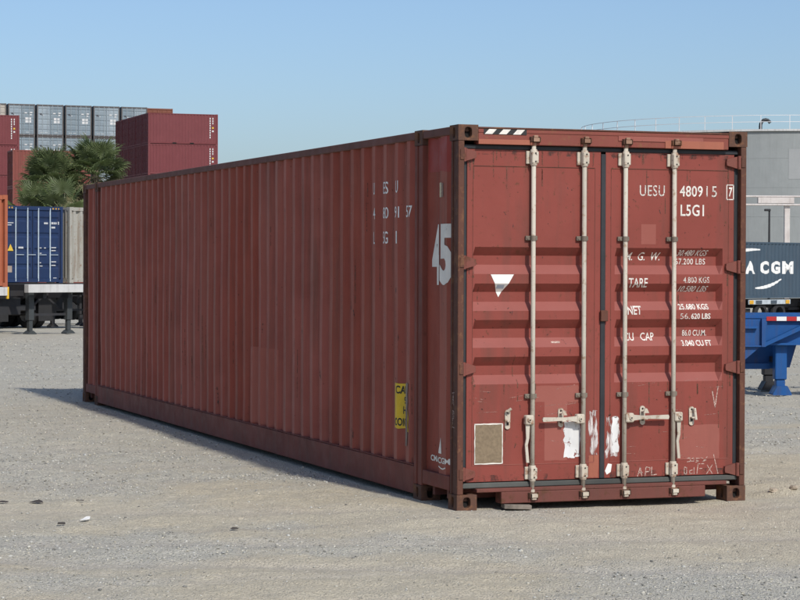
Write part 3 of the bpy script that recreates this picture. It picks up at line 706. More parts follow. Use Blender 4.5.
# side lettering (read towards the doors)
mS = smap(); sp = side_panels[0][0]; se = side_panels[0][1]
for body, c, w_, t0, t1 in (('U', 1.951, .045, 2.424, 2.523), ('ES', 1.671, .105, 2.424, 2.523), ('U', 1.390, .060, 2.424, 2.523), ('4', 1.951, .055, 2.222, 2.315), ('80', 1.671, .115, 2.222, 2.315),
                           ('91', 1.390, .095, 2.222, 2.315), ('57', 1.110, .115, 2.222, 2.315), ('L', 1.951, .035, 2.016, 2.116), ('5G', 1.671, .105, 2.016, 2.116), ('1', 1.390, .030, 2.016, 2.116)):
    text(body, c + w_*.42 - .016, c - w_*.42 - .016, t0, t1, mS, M['side_white'], sp, SB, (), .006)
text('4', .645, .455, 1.69, 2.157, smap(.0038), M['side_white2'], se, EB, (), .03)
text('5', .415, .200, 1.69, 2.157, smap(.0038), M['side_white2'], se, EB, (), .045)
text('CMA CGM', .66, .225, .325, .372, smap(.0038), M['side_white2'], se, EB, (), .025)
draped('emblem', [(.425, .40), (.375, .525), (.36, .40)], [(0, 1, 2)], smap(.0038), M['side_white2'], se, EB)
strokes([[(.42, .30), (.37, .287), (.33, .285), (.28, .297)]], .010, smap(.0038), M['side_white2'], se, 'emblem')
rect(.425, .385, 2.362, 2.474, smap(.0038), plain('small_label', (.50, .42, .27), .6, .4, scale=90), se, 'small_label', EB, jag=.002, n=4)
rect(.383, .345, 2.362, 2.470, smap(.0038), plain('small_label2', (.22, .13, .09), .6, .5, scale=90), se, 'small_label', EB)
rect(.74, .20, 2.56, 2.82, smap(.0022), M['red'], se, 'repainted_patch', EB, jag=.012, n=6)
rect(5.72, 4.70, .285, 1.03, smap(.0026), M['sidefade'], sp, 'repainted_patch', SB)
rect(1.255, 1.165, 2.645, 2.768, smap(.0038), M['sidefade'], sp, 'vent_plate', SB)
# yellow caution label, torn on its right side
yl = draped('caution_label', [(1.400, .530), (1.34, .522), (1.26, .531), (1.085, .512), (1.10, .56), (1.088, .62), (1.105, .68), (1.13, .72), (1.118, .78), (1.15, .83), (1.14, .885), (1.20, .893), (1.33, .886), (1.400, .892)], [tuple(range(14))], smap(.0040), M['yellow'], sp, [q for q in SB if 1.08 < q < 1.4])
for body, s0, s1, t0, t1 in (('CAU', 1.378, 1.205, .805, .87), ('9', 1.272, 1.215, .725, .785), ('HI', 1.29, 1.205, .645, .705), ('CONT', 1.396, 1.205, .545, .61)):
    text(body, s0, s1, t0, t1, smap(.0055), M['black'], sp, SB, (), .03)
rect(1.150, 1.105, .40, .90, smap(.0062), paint('scrape', (.36, .30, .26), (.20, .14, .11), rust=.3), sp, 'scrape', SB, jag=.006, n=12)
# chalk on the corner post
strokes([[(.100, .80), (.085, .87), (.070, .79)], [(.098, .83), (.075, .83)], [(.105, .88), (.06, .885)]], .006, lambda s, t: Vector((.0005, s, t)), M['chalk'], MC)
strokes([[(.095, .64), (.095, .75), (.068, .74), (.070, .69), (.094, .69)], [(.06, .62), (.10, .625)]], .006, lambda s, t: Vector((.0005, s, t)), M['chalk'], MC)
# pale rub marks on the corrugations
rr = random.Random(4)
mbs = []
for i in range(34):
    c = 1.11 + PITCH*rr.randrange(0, 41); z = rr.uniform(.4, 2.4); ln = rr.uniform(.05, .35)
    mbs.append([(c + rr.uniform(-.03, .03), z), (c + rr.uniform(-.03, .03), z + ln)])
strokes(mbs, .006, smap(.0030), M['scuff'], sp, 'rub_marks')['kind'] = 'stuff'
mbs = []
for i in range(46):
    c = 1.11 + PITCH*rr.randrange(0, 41) - rr.uniform(.0, .10); z = rr.uniform(.3, 2.6); mbs.append([(c, z - rr.uniform(.06, .5)), (c + rr.uniform(-.004, .004), z)])
strokes(mbs, .007, smap(.0028), M['rustrun'], sp, 'rust_run')['kind'] = 'stuff'
mbs = []
for i in range(26):
    c = 1.11 + PITCH*rr.randrange(0, 41) + rr.uniform(-.06, .03); z = rr.uniform(.3, 1.6); mbs.append([(c, z), (c + rr.uniform(-.02, .02), z + rr.uniform(.03, .12))])
strokes(mbs, .012, smap(.0028), M['grime'], sp, 'chip_marks')['kind'] = 'stuff'
strokes([[(3.40, .95), (3.36, .85), (3.30, .78)], [(6.92, .36), (6.93, .55)], [(8.4, .35), (8.4, .5)]], .02, smap(.0030), M['grime'], sp, 'gouge')['kind'] = 'stuff'

#@@BACKGROUND
# ================================================================== THINGS LYING IN THE YARD
def lump(name, x, y, sx, sy, sz, mt, rz, seed, label, cat, group=None):
    rg = random.Random(seed); bm = bmesh.new(); bmesh.ops.create_icosphere(bm, subdivisions=2, radius=1)
    for v in bm.verts:
        k = 1 + rg.uniform(-.18, .18); v.co = Vector((v.co.x*sx*k, v.co.y*sy*k, max(v.co.z, -.4)*sz*k))
    me = bpy.data.meshes.new(name); bm.to_mesh(me); bm.free(); me.materials.append(mt)
    o = link(name, me); o.location = (x, y, float(ground_z(np.array([x]), np.array([y]))[0]) + sz*.3); o.rotation_euler = (0, 0, rz); tag(o, label, cat, group); return o
M['rock'] = plain('rock', (.36, .30, .23), .95, .3, scale=20)
M['timber'] = plain('grey_timber', (.17, .145, .12), .9, .45, scale=9)
M['rubber'] = plain('scrap_rubber', (.06, .052, .045), .9, .3)
lump('clod', 2.86, .30, .05, .035, .022, M['rock'], .4, 1, 'larger brown dirt clod beside the container door corner', 'clod')
lump('clod', 3.03, .27, .04, .035, .024, M['rock'], 1.4, 2, 'smaller brown dirt clod beside the container door corner', 'clod')
mb = MB().cbox((-.115, -.05, 0), (.10, .05, .034), .004); o = mb.build('timber_block', M['timber']); o.location = (.50, .02, .0); o.rotation_euler = (.03, .05, -.12)
tag(o, 'short grey timber block lying under the door sill', 'timber')
def scrap(name, x, y, pts, th, mt, label, cat, rz=0):
    mb = MB(); z = float(ground_z(np.array([x]), np.array([y]))[0]); n = len(pts)
    vs = [(p[0], p[1], p[2]) for p in pts] + [(p[0], p[1], p[2] + th) for p in pts]
    mb.add(vs, [tuple(range(n-1, -1, -1)), tuple(range(n, 2*n))] + [(i, (i+1) % n, (i+1) % n + n, i + n) for i in range(n)])
    o = mb.build(name, mt); o.location = (x, y, z + .012); o.rotation_euler = (0, 0, rz + VIEW); o.scale = (.62, .62, .62); tag(o, label, cat); return o
scrap('paper_scrap', -2.76, .24, [(-.06, -.06, 0), (.0, -.07, .006), (.05, -.02, .010), (.045, .06, .030), (.0, .05, .030), (-.03, .03, .012)], .002, M['solidwhite'], 'crumpled white paper scrap on the dirt', 'paper')
scrap('rubber_strip', -2.84, 1.70, [(-.085, -.06, 0), (.09, -.05, -.004), (.06, .03, .008), (.015, .06, .022), (-.035, .04, .010)], .005, M['rubber'], 'large flat scrap of black rubber on the dirt', 'rubber')
scrap('rubber_strip', -3.09, 1.74, [(-.07, -.02, 0), (.05, -.03, -.003), (.055, .03, .004), (-.02, .05, .012), (-.07, .04, .006)], .004, M['rubber'], 'narrow scrap of black rubber beside the large flat scrap', 'rubber')
scrap('rubber_strip', -2.54, 1.52, [(-.05, -.012, 0), (.055, -.016, 0), (.05, .012, .003), (-.05, .018, .004)], .004, M['rubber'], 'thin black rubber strip beyond the white paper scrap', 'rubber')
scrap('bark_piece', -1.90, -.63, [(-.045, -.02, 0), (.0, -.03, -.004), (.045, -.01, 0), (.03, .02, .008), (-.02, .03, .010)], .005, M['rubber'], 'small dark chip lying alone on open dirt', 'debris')
scrap('bark_piece', -2.96, .12, [(-.04, -.02, 0), (.05, -.02, 0), (.04, .03, .01), (-.04, .03, .01)], .010, M['rubber'], 'small dark chip near the white paper scrap', 'debris')

# ================================================================== OTHER CONTAINERS
def grooved_door(x0, x1, z0, z1, nr, face):
    mb = MB(); zs, ds = [z0], [0]; h = (z1 - z0) * .92 / nr
    for i in range(nr):
        b = z0 + (z1-z0)*.04 + i*h
        for f, dd in ((.42, 0), (.52, 1), (.66, 1), (.76, 0)): zs.append(b + f*h); ds.append(dd)
    zs.append(z1); ds.append(0); xs = [x0, x0 + .05, x0 + .07, x1 - .07, x1 - .05, x1]; ex = [0, 0, 1, 1, 0, 0]; n = len(xs)
    vs = [(x, face + .03*ds[k]*ex[i], z) for k, z in enumerate(zs) for i, x in enumerate(xs)]
    return mb.add(vs, [(k*n+i, k*n+i+1, (k+1)*n+i+1, (k+1)*n+i) for k in range(len(zs)-1) for i in range(n-1)])
def corr(a0, a1, n, P, z0, z1, dep=.036):           # corrugated sheet along one axis; P(a, depth, z) -> point
    mb = MB(); p = (a1 - a0)/n; aa, dd = [a0], [dep]
    for i in range(n):
        for f, e in ((.12, dep), (.37, 0), (.63, 0), (.88, dep)): aa.append(a0 + (i+f)*p); dd.append(e)
    aa.append(a1); dd.append(dep); m = len(aa)
    return mb.add([P(a, e, z) for z in (z0, z1) for a, e in zip(aa, dd)], [(i, i+1, i+1+m, i+m) for i in range(m-1)])
def make_box(name, L, H, side_m, frame_m, door_m, rod_m, door_ribs=4, front_corr=True):
    t = empty(name, (0, 0, 0)); w = BW
    mb = MB()
    for x in (0, w - .09):
        for y in (0, L - .12): mb.box((x, y, .12), (x + .09, y + .12, H - .12))
    for x in (.006, w - .066): mb.box((x, .181, .04), (x + .06, L - .181, .17)); mb.box((x, .181, H - .09), (x + .06, L - .181, H - .012))
    for y in (.004, L - .104): mb.box((.165, y, .03), (w - .165, y + .1, .16)); mb.box((.165, y, H - .13), (w - .165, y + .1, H - .008))
    for x in (0, w - .162):
        for y in (0, L - .178):
            for z in (0, H - .118): mb.box((x, y, z), (x + .162, y + .178, z + .118))
    mb.build('frame', frame_m, t)
    n = max(4, round((L - .25)/.28))
    corr(.12, L - .12, n, lambda a, e, z: (.012 + e, a, z), .16, H - .085).build('side_wall', side_m, t)
    corr(.12, L - .12, n, lambda a, e, z: (w - .012 - e, a, z), .16, H - .085).build('side_wall', side_m, t)
    corr(.09, w - .09, 9, lambda a, e, z: (a, L - .02 - e, z), .15, H - .12).build('end_wall', side_m, t)
    MB().box((.067, .10, H - .035), (w - .067, L - .10, H - .02)).build('roof', side_m, t)
    MB().box((.07, .12, .12), (w - .07, L - .12, .15)).build('floor', frame_m, t)
    if door_ribs:
        for x0, x1 in ((.095, w/2 - .012), (w/2 + .012, w - .095)): grooved_door(x0, x1, .165, H - .135, door_ribs, .045).build('door', door_m, t)
        MB().box((.09, .076, .15), (w - .09, .09, H - .12)).build('door_backing', M['dark'], t)
        for x in (.52, 1.0, 1.44, 1.92): MB().cyl((x, .018, .06), (x, .018, H - .06), .022, n=6).build('lock_rod', rod_m, t)
    else:
        corr(.09, w - .09, 8, lambda a, e, z: (a, .02 + e, z), .15, H - .12, .09).build('end_wall', side_m, t)
    return t
def marks(parent, rects_, mt, P, name='lettering'):
    for (a0, a1, z0, z1) in rects_: MB().add([P(a0, z0), P(a1, z0), P(a1, z1), P(a0, z1)], [(0, 1, 2, 3)]).build(name, mt, parent)
def put(o, loc, rz, label, group=None, cat='container'):
    o.location = loc; o.rotation_euler = (0, 0, rz); tag(o, label, cat, group); return o

FM = plain('far_white', (.58, .58, .57), .6, .05); FY_ = plain('far_yellow', (.62, .42, .05), .6, .05)
GB = -1.0
# --- pale blue-grey stack, door ends out
greyd = paint('reefer_grey', (.235, .285, .315), (.20, .25, .285), rust=.1, streak=.3, chips=.2, rand=.2)
greyf = paint('grey_frame', (.12, .115, .115), (.09, .08, .075), rust=.4, streak=.3, chips=.2, rand=.1)
g0 = make_box('shipping_container', 12.19, 2.896, greyd, greyf, greyd, plain('grey_rod', (.33, .37, .39), .5), 5)
PD = lambda a, z: (a, .040, z)
marks(g0, [(1.56, 1.80, 1.47, 1.68), (1.85, 2.09, 1.47, 1.68), (1.56, 1.80, 1.20, 1.42), (1.85, 2.09, 1.20, 1.42)], FM, PD, 'white_panel')
marks(g0, [(1.50, 1.72, 2.04, 2.14), (1.98, 2.20, 2.08, 2.18), (1.98, 2.14, 1.88, 1.98)], FM, PD)
marks(g0, [(.28, .44, 1.94, 2.08), (.44, .56, 1.88, 1.98)], plain('far_black', (.05, .05, .06), .6), PD, 'sticker')
marks(g0, [(.56, .66, 1.86, 1.96), (.30, .62, .30, .36), (.72, .98, .30, .36), (1.6, 1.9, .30, .36)], plain('pale_mark', (.42, .45, .46), .6), PD)
gx, gy = W(-35.75, 199.2)
rows = ['topmost row', 'second row from the top', 'third row from the top', 'fourth row from the top', 'second row from the ground', 'lowest row']
first = True
ORD = ['first', 'second', 'third', 'fourth', 'fifth', 'sixth']
for i in range(5):
    for k in range(6):
        o = g0 if first else copy_tree(g0); first = False
        put(o, (gx + i*2.62, gy, GB + k*2.896), 0, 'pale blue-grey container, %s column from the cream stack, %s' % (ORD[i], rows[5-k]), 'pale blue-grey containers stacked door end out')
wb = paint('beige_far', (.42, .39, .34), (.36, .33, .29), rust=.2, streak=.3)
b0 = make_box('shipping_container', 12.19, 2.896, wb, greyf, wb, plain('beige_rod', (.40, .38, .35), .5), 5)
for k in range(6):
    o = b0 if k == 0 else copy_tree(b0); put(o, (gx - 2.62, gy, GB + k*2.896), 0, 'cream container, door end out, beside the pale blue-grey stack, %s' % rows[5-k], 'cream containers beside the pale blue-grey stack')
# --- maroon 20 ft boxes, long side out
mar = paint('maroon', (.165, .046, .050), (.15, .041, .045), rust=.02, streak=.12, chips=.1, rand=.07)
m0 = make_box('shipping_container', 6.06, 2.591, mar, mar, mar, plain('maroon_rod', (.17, .06, .06), .5), 4)
PS = lambda a, z: (BW - .008, a, z)
marks(m0, [(5.34, 5.42, 2.14 - j*.20, 2.14 - j*.20 + .15) for j in range(9)], FM, PS)
marks(m0, [(5.58, 5.66, 2.14 - j*.20, 2.14 - j*.20 + .15) for j in range(3)], FM, PS)
marks(m0, [(5.55, 5.69, 1.36, 1.50)], FY_, PS, 'sticker'); marks(m0, [(5.55, 5.69, 1.08, 1.22)], FM, PS, 'sticker')
mb = MB(); 
for a in (2.1, 3.62): MB().box((BW - .005, a, .03), (BW - .003, a + .34, .14)).build('fork_pocket', M['dark'], m0)
x0, y0 = W(-32.8 - 6.06*.94, 186.0)
first = True
for k in range(6):
    o = m0 if first else copy_tree(m0); first = False
    put(o, (x0, y0 + BW, GB + k*2.591), -math.pi/2, 'maroon container at left of the palms, %s of its stack' % rows[5-k], 'maroon stack left of the palms')
x0, y0 = W(-21.25, 184.0)
for j in range(5):
    for k in range(6):
        o = copy_tree(m0)
        put(o, (x0, y0 + BW + j*2.54, GB + k*2.591), -math.pi/2, 'maroon container in the stack right of the palms, %s, %s' % (['front rank', 'second rank', 'third rank', 'fourth rank', 'rear rank'][j], rows[5-k]), 'maroon stack right of the palms')
# --- rust-brown tall boxes peeping over the maroon stack, brick red row behind the palms
br = paint('rust_brown', (.20, .075, .045), (.17, .06, .04), rust=.3, streak=.3)
r0 = make_box('shipping_container', 12.19, 2.896, br, br, br, br, 4)
x0, y0 = W(-23.7, 204.5)
for k in range(6):
    o = r0 if k == 0 else copy_tree(r0); put(o, (x0, y0, GB + k*2.896), 0, 'rust-brown container behind the maroon stack, %s' % rows[5-k], 'rust-brown stack')
bk = paint('brick_red', (.205, .062, .050), (.18, .055, .045), rust=.15, streak=.4)
k0 = make_box('shipping_container', 6.06, 2.896, bk, bk, bk, bk, 4)
x0, y0 = W(-29.9, 168.5)
for k in range(4):
    o = k0 if k == 0 else copy_tree(k0); put(o, (x0, y0 + BW, GB + k*2.896), -math.pi/2, 'brick-red corrugated container behind the palms, %s of its stack' % ['lowest', 'second', 'third', 'topmost'][k], 'brick-red stack behind the palms')

# ================================================================== TRAILERS
M['tyre'] = plain('tyre', (.020, .020, .021), .85, .2); M['rim'] = plain('wheel_rim', (.25, .25, .25), .5, .2)
M['chdark'] = paint('chassis_dark', (.035, .036, .04), (.028, .028, .03), rust=.2, streak=.2, chips=.2)
M['chgrey'] = paint('chassis_grey', (.055, .064, .068), (.045, .05, .052), rust=.2, streak=.2)
M['chwhite'] = paint('chassis_white', (.56, .56, .55), (.45, .45, .44), rust=.16, streak=.35, chips=.7)
M['chblue'] = paint('chassis_blue', (.014, .088, .285), (.010, .066, .21), rust=.10, streak=.45, chips=.6, rough=.45)
def wheel(parent, x, y, z, r=.5, wdt=.28):
    prof = [(r*.58, -wdt/2), (r*.90, -wdt/2), (r, -wdt/2 + .05), (r, wdt/2 - .05), (r*.90, wdt/2), (r*.58, wdt/2)]
    w = MB().lathe(prof, (x, y, z), (1, 0, 0), 24, True).build('wheel', M['tyre'], parent, False)
    MB().lathe([(.0, -.02), (r*.25, -.04), (r*.45, .05), (r*.579, wdt/2 - .02), (r*.579, -wdt/2 + .02), (r*.45, -.05)], (x, y, z), (1, 0, 0), 20).build('rim', M['rim'], w)
    return w
def make_chassis(bol, body, deck, L=12.2, leg_y=1.6, dark_legs=None):
    """nose at y = 0, width along x, ground at z = 0"""
    t = empty('container_chassis', (0, 0, 0)); w = BW; lm = dark_legs or body
    MB().cbox((0, 0, deck - .25), (w, .22, deck - .005), .01).build('front_bolster', bol, t)
    MB().cbox((0, L - .22, deck - .25), (w, L, deck - .005), .01).build('rear_bolster', bol, t)
    for x in (.70, w - .82): MB().box((x, .221, deck - .42), (x + .12, L - .221, deck - .03)).build('main_rail', body, t)
    for y in (1.2, 3., 5., 7., 9., 10.6): MB().box((.2, y, deck - .36), (.699, y + .1, deck - .2)).box((.821, y, deck - .36), (w - .821, y + .1, deck - .2)).box((w - .699, y, deck - .36), (w - .2, y + .1, deck - .2)).build('cross_member', body, t)
    for x in (.42, w - .60):
        lg = MB().cbox((x, leg_y, .42), (x + .19, leg_y + .19, deck - .1), .01).cbox((x + .03, leg_y + .03, .1), (x + .16, leg_y + .16, .419), .01).build('landing_leg', lm, t)
        MB().prism([(x - .06, .0), (x + .25, .0), (x + .25, .03), (x + .14, .11), (x + .05, .11), (x - .06, .03)], 'y', leg_y - .04, leg_y + .23).build('foot', lm, lg)
    MB().box((.62, leg_y + .06, .55), (w - .62, leg_y + .12, .62)).build('leg_brace', body, t)
    for s, x in ((1, .61), (-1, w - .61)): MB().prism([(x, .75), (x + s*.1, .75), (x + s*.5, deck - .45), (x + s*.4, deck - .45)], 'y', leg_y + .3, leg_y + .36).build('leg_strut', body, t)
    for y in (L - 2.7, L - 1.35):
        MB().cyl((.2, y, .5), (w - .2, y, .5), .07, n=10).build('axle', body, t)
        for x in (.16, .50, w - .50, w - .16): wheel(t, x, y, .5)
    MB().box((.25, 3.4, .52), (w - .25, 4.6, deck - .43)).build('tool_box', body, t)
    for x in (.05, w - .60): MB().box((x, L - .58, .25), (x + .55, L - .56, deck - .26)).build('mud_flap', M['tyre'], t)
    MB().box((.7, L - 4.0, .62), (w - .7, L - .6, .80)).build('suspension', body, t)
    return t
def place_chassis(t, u, d, ang, label, group=None, dz=None):
    x, y = W(u, d); t.location = (x, y, float(gz(d)) if dz is None else dz); t.rotation_euler = (0, 0, VIEW + ang); tag(t, label, 'trailer', group); return t
def on_view(u, d, ang, a, b):        # a along width, b along length from corner (u,d)
    return u + a*math.cos(ang) - b*math.sin(ang), d + a*math.sin(ang) + b*math.cos(ang)
A45 = R(45)
# empty chassis with white nose beam
c0 = make_chassis(M['chwhite'], M['chdark'], 1.50, leg_y=.55, dark_legs=M['chgrey'])
place_chassis(c0, -10.92, 64.2, R(46), 'empty container chassis with white nose beam and grey landing legs', 'container chassis parked at left')
# orange box on its chassis
org = paint('orange', (.37, .115, .060), (.32, .098, .052), rust=.1, streak=.25)
ob = make_box('shipping_container', 12.19, 2.591, org, org, org, org, 0)
cu, cd = -11.06 - 1.74, 59.9
x, y = W(cu, cd); zg = float(gz(61)); put(ob, (x, y, zg + 1.42), VIEW + A45, 'faded orange container on a chassis beside the blue container')
c1 = make_chassis(M['chwhite'], M['chdark'], 1.42, leg_y=.7, dark_legs=M['chdark']); place_chassis(c1, cu, cd, A45, 'dark container chassis carrying the orange container', 'container chassis parked at left', zg)
MB().cbox((BW + .002, .02, 1.08), (BW + .07, .09, 1.42), .01).build('marker_post', plain('marker_yellow', (.66, .40, .03), .5), c1)
# blue box, doors towards us, wheels below
blu = paint('navy', (.016, .036, .098), (.014, .029, .078), rust=.05, streak=.2, chips=.3)
bb = make_box('shipping_container', 12.19, 2.591, blu, blu, blu, plain('blue_rod', (.42, .50, .56), .45), 4)
cu, cd = -13.2, 72.6; zg = float(gz(74)); x, y = W(cu, cd)
put(bb, (x, y, zg + 1.55), VIEW + A45, 'navy blue container with white rods and yellow triangle sticker, doors facing out')
PB = lambda a, z: (a, .038, z)
MKB = plain('blue_box_print', (.46, .47, .48), .6, .15)
marks(bb, [(1.68, 1.84, 1.99, 2.05), (1.98, 2.06, 1.99, 2.06), (2.075, 2.13, 1.99, 2.06), (2.145, 2.2, 1.99, 2.06), (2.25, 2.30, 1.98, 2.08), (1.98, 2.14, 1.85, 1.91), (1.50, 1.58, 1.17, 1.20), (1.68, 1.76, 1.17, 1.20), (1.98, 2.18, 1.18, 1.215), (1.98, 2.16, 1.08, 1.115), (1.5, 1.58, .99, 1.02), (1.5, 1.56, .67, .70), (1.98, 2.18, .70, .735), (1.98, 2.16, .58, .615), (1.50, 1.62, .56, .59), (.64, .84, 1.16, 1.22), (.14, .44, 2.00, 2.03), (.14, .36, 1.93, 1.96)], MKB, PB)
for xa in (.54, 1.02, 1.46, 1.94): MB().cbox((xa - .02, -.006, .94), (xa + .30, .004, .965), .004).build('handle', plain('blue_handle', (.34, .40, .44), .5), bb)
MB().add([(.20, .037, 1.08), (.44, .037, 1.08), (.32, .037, 1.31)], [(0, 1, 2)]).build('triangle_sticker', FY_, bb)
marks(bb, [(.18, .38, .36, .58)], plain('faded_notice', (.30, .24, .20), .7), PB, 'sticker'); marks(bb, [(1.46, 1.60, .10, .16), (2.06, 2.20, .08, .18)], FM, PB, 'sticker')
marks(bb, [(.22, .28, 2.50, 2.55), (.33, .39, 2.50, 2.55), (2.0, 2.06, 2.49, 2.54), (2.12, 2.18, 2.49, 2.54), (2.24, 2.30, 2.49, 2.54)], plain('amber_dash', (.45, .25, .04), .6), lambda a, z: (a, .001, z), 'hazard_stripe')
c2 = make_chassis(M['chdark'], M['chdark'], 1.55)
u2_, d2_ = on_view(cu, cd, A45, BW, 12.2); place_chassis(c2, u2_, d2_, A45 + math.pi, 'dark container chassis carrying the navy blue container', 'container chassis parked at left', zg)
# beige box, nose towards us
bei = paint('beige_grey', (.36, .355, .32), (.30, .29, .255), rust=.4, wear=.3, rustcol=(.20, .10, .05), streak=.7, dirt=(.17, .11, .07))
be = make_box('shipping_container', 12.19, 2.591, bei, bei, bei, bei, 0)
cu, cd = -11.28, 74.55; x, y = W(cu, cd); put(be, (x, y, zg + 1.55), VIEW + A45, 'grey-beige corrugated container, nose wall out, beside the navy blue container')
MB().add([(1.16, .008, 1.36), (1.34, .008, 1.36), (1.25, .008, 1.60)], [(0, 1, 2)]).build('triangle_sticker', plain('orange_mark', (.60, .26, .04), .6), be)
c3 = make_chassis(M['chdark'], M['chdark'], 1.55); place_chassis(c3, cu, cd, A45, 'dark container chassis carrying the grey-beige container', 'container chassis parked at left', zg)
for q_, (u_, d_, lab) in enumerate(((-11.6, 82.0, 'empty dark chassis parked behind the grey-beige container'), (-9.6, 84.0, 'empty dark chassis parked second behind the grey-beige container'), (-15.0, 80.0, 'empty dark chassis parked behind the orange container'))):
    place_chassis(copy_tree(c3), u_, d_, R(38), lab, 'container chassis parked at left')
# dark slate box with white lettering, on a chassis at right
sl = paint('slate_blue', (.055, .085, .115), (.048, .073, .10), rust=.03, streak=.2, chips=.2)
sb = make_box('shipping_container', 12.19, 2.591, sl, sl, sl, sl, 4)
cu, cd = 12.75, 95.2; zg = float(gz(98)); x, y = W(cu, cd)
# long side (x = BW after the turn) faces the camera
put(sb, (*W(cu - BW*math.sin(A45), cd + BW*math.cos(A45)), zg + 1.16), VIEW + A45 - math.pi/2, 'dark slate-blue corrugated container with big white lettering')
SY = lambda s, t: Vector((BW - .010 - float(np.interp(((s - .12)/((12.19-.24)/43)) % 1, [0, .12, .37, .63, .88, 1], [.036, .036, 0, 0, .036, .036])), s, t))
SBK = [.12 + (12.19-.24)/43*(i + f) for i in range(43) for f in (.12, .37, .63, .88)]
LW = plain('painted_white', (.72, .72, .70), .6, .06)
for body, s0, s1 in (('C', 2.10, 2.80), ('M', 2.92, 3.82), ('A', 3.90, 4.64), ('C', 5.02, 5.72), ('G', 5.86, 6.58), ('M', 6.76, 7.64)):
    text(body, s0, s1, 1.14, 1.72, SY, LW, sb, SBK, (), .055)
def swoosh(p, w):
    n = len(p); vs = []; 
    for i in range(n):
        a = Vector(p[max(0, i-1)]); b = Vector(p[min(n-1, i+1)]); d = (b-a).normalized(); nn = Vector((-d.y, d.x)); q = Vector(p[i]); k = w*math.sin(math.pi*(.12 + .76*i/(n-1)))
        vs += [tuple(q + nn*k*.5), tuple(q - nn*k*.5)]
    return vs, [(2*i, 2*i+1, 2*i+3, 2*i+2) for i in range(n-1)]
v_, f_ = swoosh([(2.0 + 3.0*i/10, 1.92 + .32*math.sin(math.pi*.55*i/10)) for i in range(11)], .15); draped('emblem', v_, f_, SY, LW, sb, [q for q in SBK if 1.9 < q < 5.1])
v_, f_ = swoosh([(4.65 + 2.0*i/10, .50 + .40*(i/10)**2.2) for i in range(11)], .15); draped('emblem', v_, f_, SY, LW, sb, [q for q in SBK if 4.6 < q < 6.7])
c4_ = make_chassis(M['chdark'], M['chdark'], 1.16)
u_, d_ = on_view(cu, cd, A45, 0, 0)
c4_.location = (*W(cu - BW*math.sin(A45), cd + BW*math.cos(A45)), zg); c4_.rotation_euler = (0, 0, VIEW + A45 - math.pi/2); tag(c4_, 'dark container chassis under the slate-blue container', 'trailer')
for y in (3.6, 5.2, 6.6): MB().lathe([(.30, -.10), (.46, -.10), (.5, -.06), (.5, .06), (.46, .10), (.30, .10)], (BW - .16, y, .5), (1, 0, 0), 20, True).build('spare_wheel', M['tyre'], c4_)
MB().cbox((BW - .02, 4.1, .92), (BW + .05, 7.3, 1.13), .01).build('side_board', plain('pale_board', (.42, .47, .50), .6, .2), c4_)
for y in (4.12, 6.9): MB().cbox((BW + .051, y, .94), (BW + .09, y + .28, 1.11), .01).build('marker_lamp', plain('amber', (.62, .34, .03), .4), c4_)
for y in (4.6, 5.75): MB().cbox((BW + .051, y, .95), (BW + .08, y + .45, 1.10), .01).build('marker_plate', plain('plate_dark', (.06, .08, .10), .4), c4_)

# bright blue chassis close by at right, seen from its side
BC = empty('container_chassis', (*W(4.75, 31.0), 0), VIEW + R(3)); tag(BC, 'bright blue empty trailer chassis with red and white reflective strip', 'trailer')
dk = 1.15
for yy in (0, 1.35):
    mb = MB(); mb.box((-.35, yy, dk - .05), (9.5, yy + .16, dk)).box((-.35, yy + .06, dk - .40), (9.5, yy + .09, dk - .05)).box((-.35, yy, dk - .43), (9.5, yy + .16, dk - .40))
    for x in (.45, 1.6, 2.8, 4.0, 5.4, 6.8, 8.2): mb.box((x, yy + .005, dk - .40), (x + .02, yy + .06, dk - .05))
    mb.build('main_rail', M['chblue'], BC)
rs, ws = plain('reflector_red', (.40, .02, .02), .4, .1), plain('reflector_white', (.72, .72, .70), .4, .05)
for i in range(26): MB().box((.46 + i*.145, -.006, dk - .085), (.46 + i*.145 + .142, -.001, dk - .025)).build('reflector', rs if i % 2 == 0 else ws, BC)
# end box with cut-outs, bracket, legs
mb = MB(); mb.prism([(-.34, .42), (.02, .42), (.40, .74), (.40, 1.09), (-.34, 1.09)], 'y', -.10, -.002); mb.build('nose_plate', M['chblue'], BC)
MB().prism([(.36, .70), (.42, .70), (.42, 1.10), (.36, 1.10)], 'y', -.16, -.101).build('nose_stiffener', M['chblue'], BC)
MB().box((-.30, -.17, .96), (.30, -.101, .99)).build('nose_stiffener', M['chblue'], BC)
MB().box((-.05, -.15, .70), (.36, -.101, .72)).build('nose_stiffener', M['chblue'], BC)
for i in range(6): MB().cbox((-.30, -.112, .52 + i*.085), (-.22, -.1005, .56 + i*.085), .004).build('cut_out', M['dark'], BC)
MB().prism([(.14, .40), (.22, .72), (1.02, .72), (.92, .38), (.70, .36), (.30, .38)], 'y', .52, .72).build('leg_box', M['chblue'], BC)
MB().prism([(.30, .70), (.42, .70), (1.25, 1.08), (1.10, 1.08)], 'y', -.09, -.001).build('diagonal_brace', M['chblue'], BC)
for yy, xx in ((.16, .69), (1.40, .80)):
    lg = MB().cbox((xx - .07, yy - .03, .22), (xx + .10, yy + .15, .80), .012).cbox((xx - .05, yy - .01, .12), (xx + .08, yy + .13, .2195), .01).build('landing_leg', M['chblue'] if yy < 1 else M['chdark'], BC)
    MB().prism([(xx - .11, .0), (xx + .16, .0), (xx + .16, .02), (xx + .10, .13), (xx - .05, .13), (xx - .11, .02)], 'y', yy - .08, yy + .20).build('foot', M['chblue'] if yy < 1 else M['chdark'], lg)
MB().box((-.34, .40, .36), (.60, .50, .44)).build('cross_member', M['chblue'], BC)
MB().box((.62, .312, .46), (.75, 1.36, .54)).build('leg_brace', M['chdark'], BC)
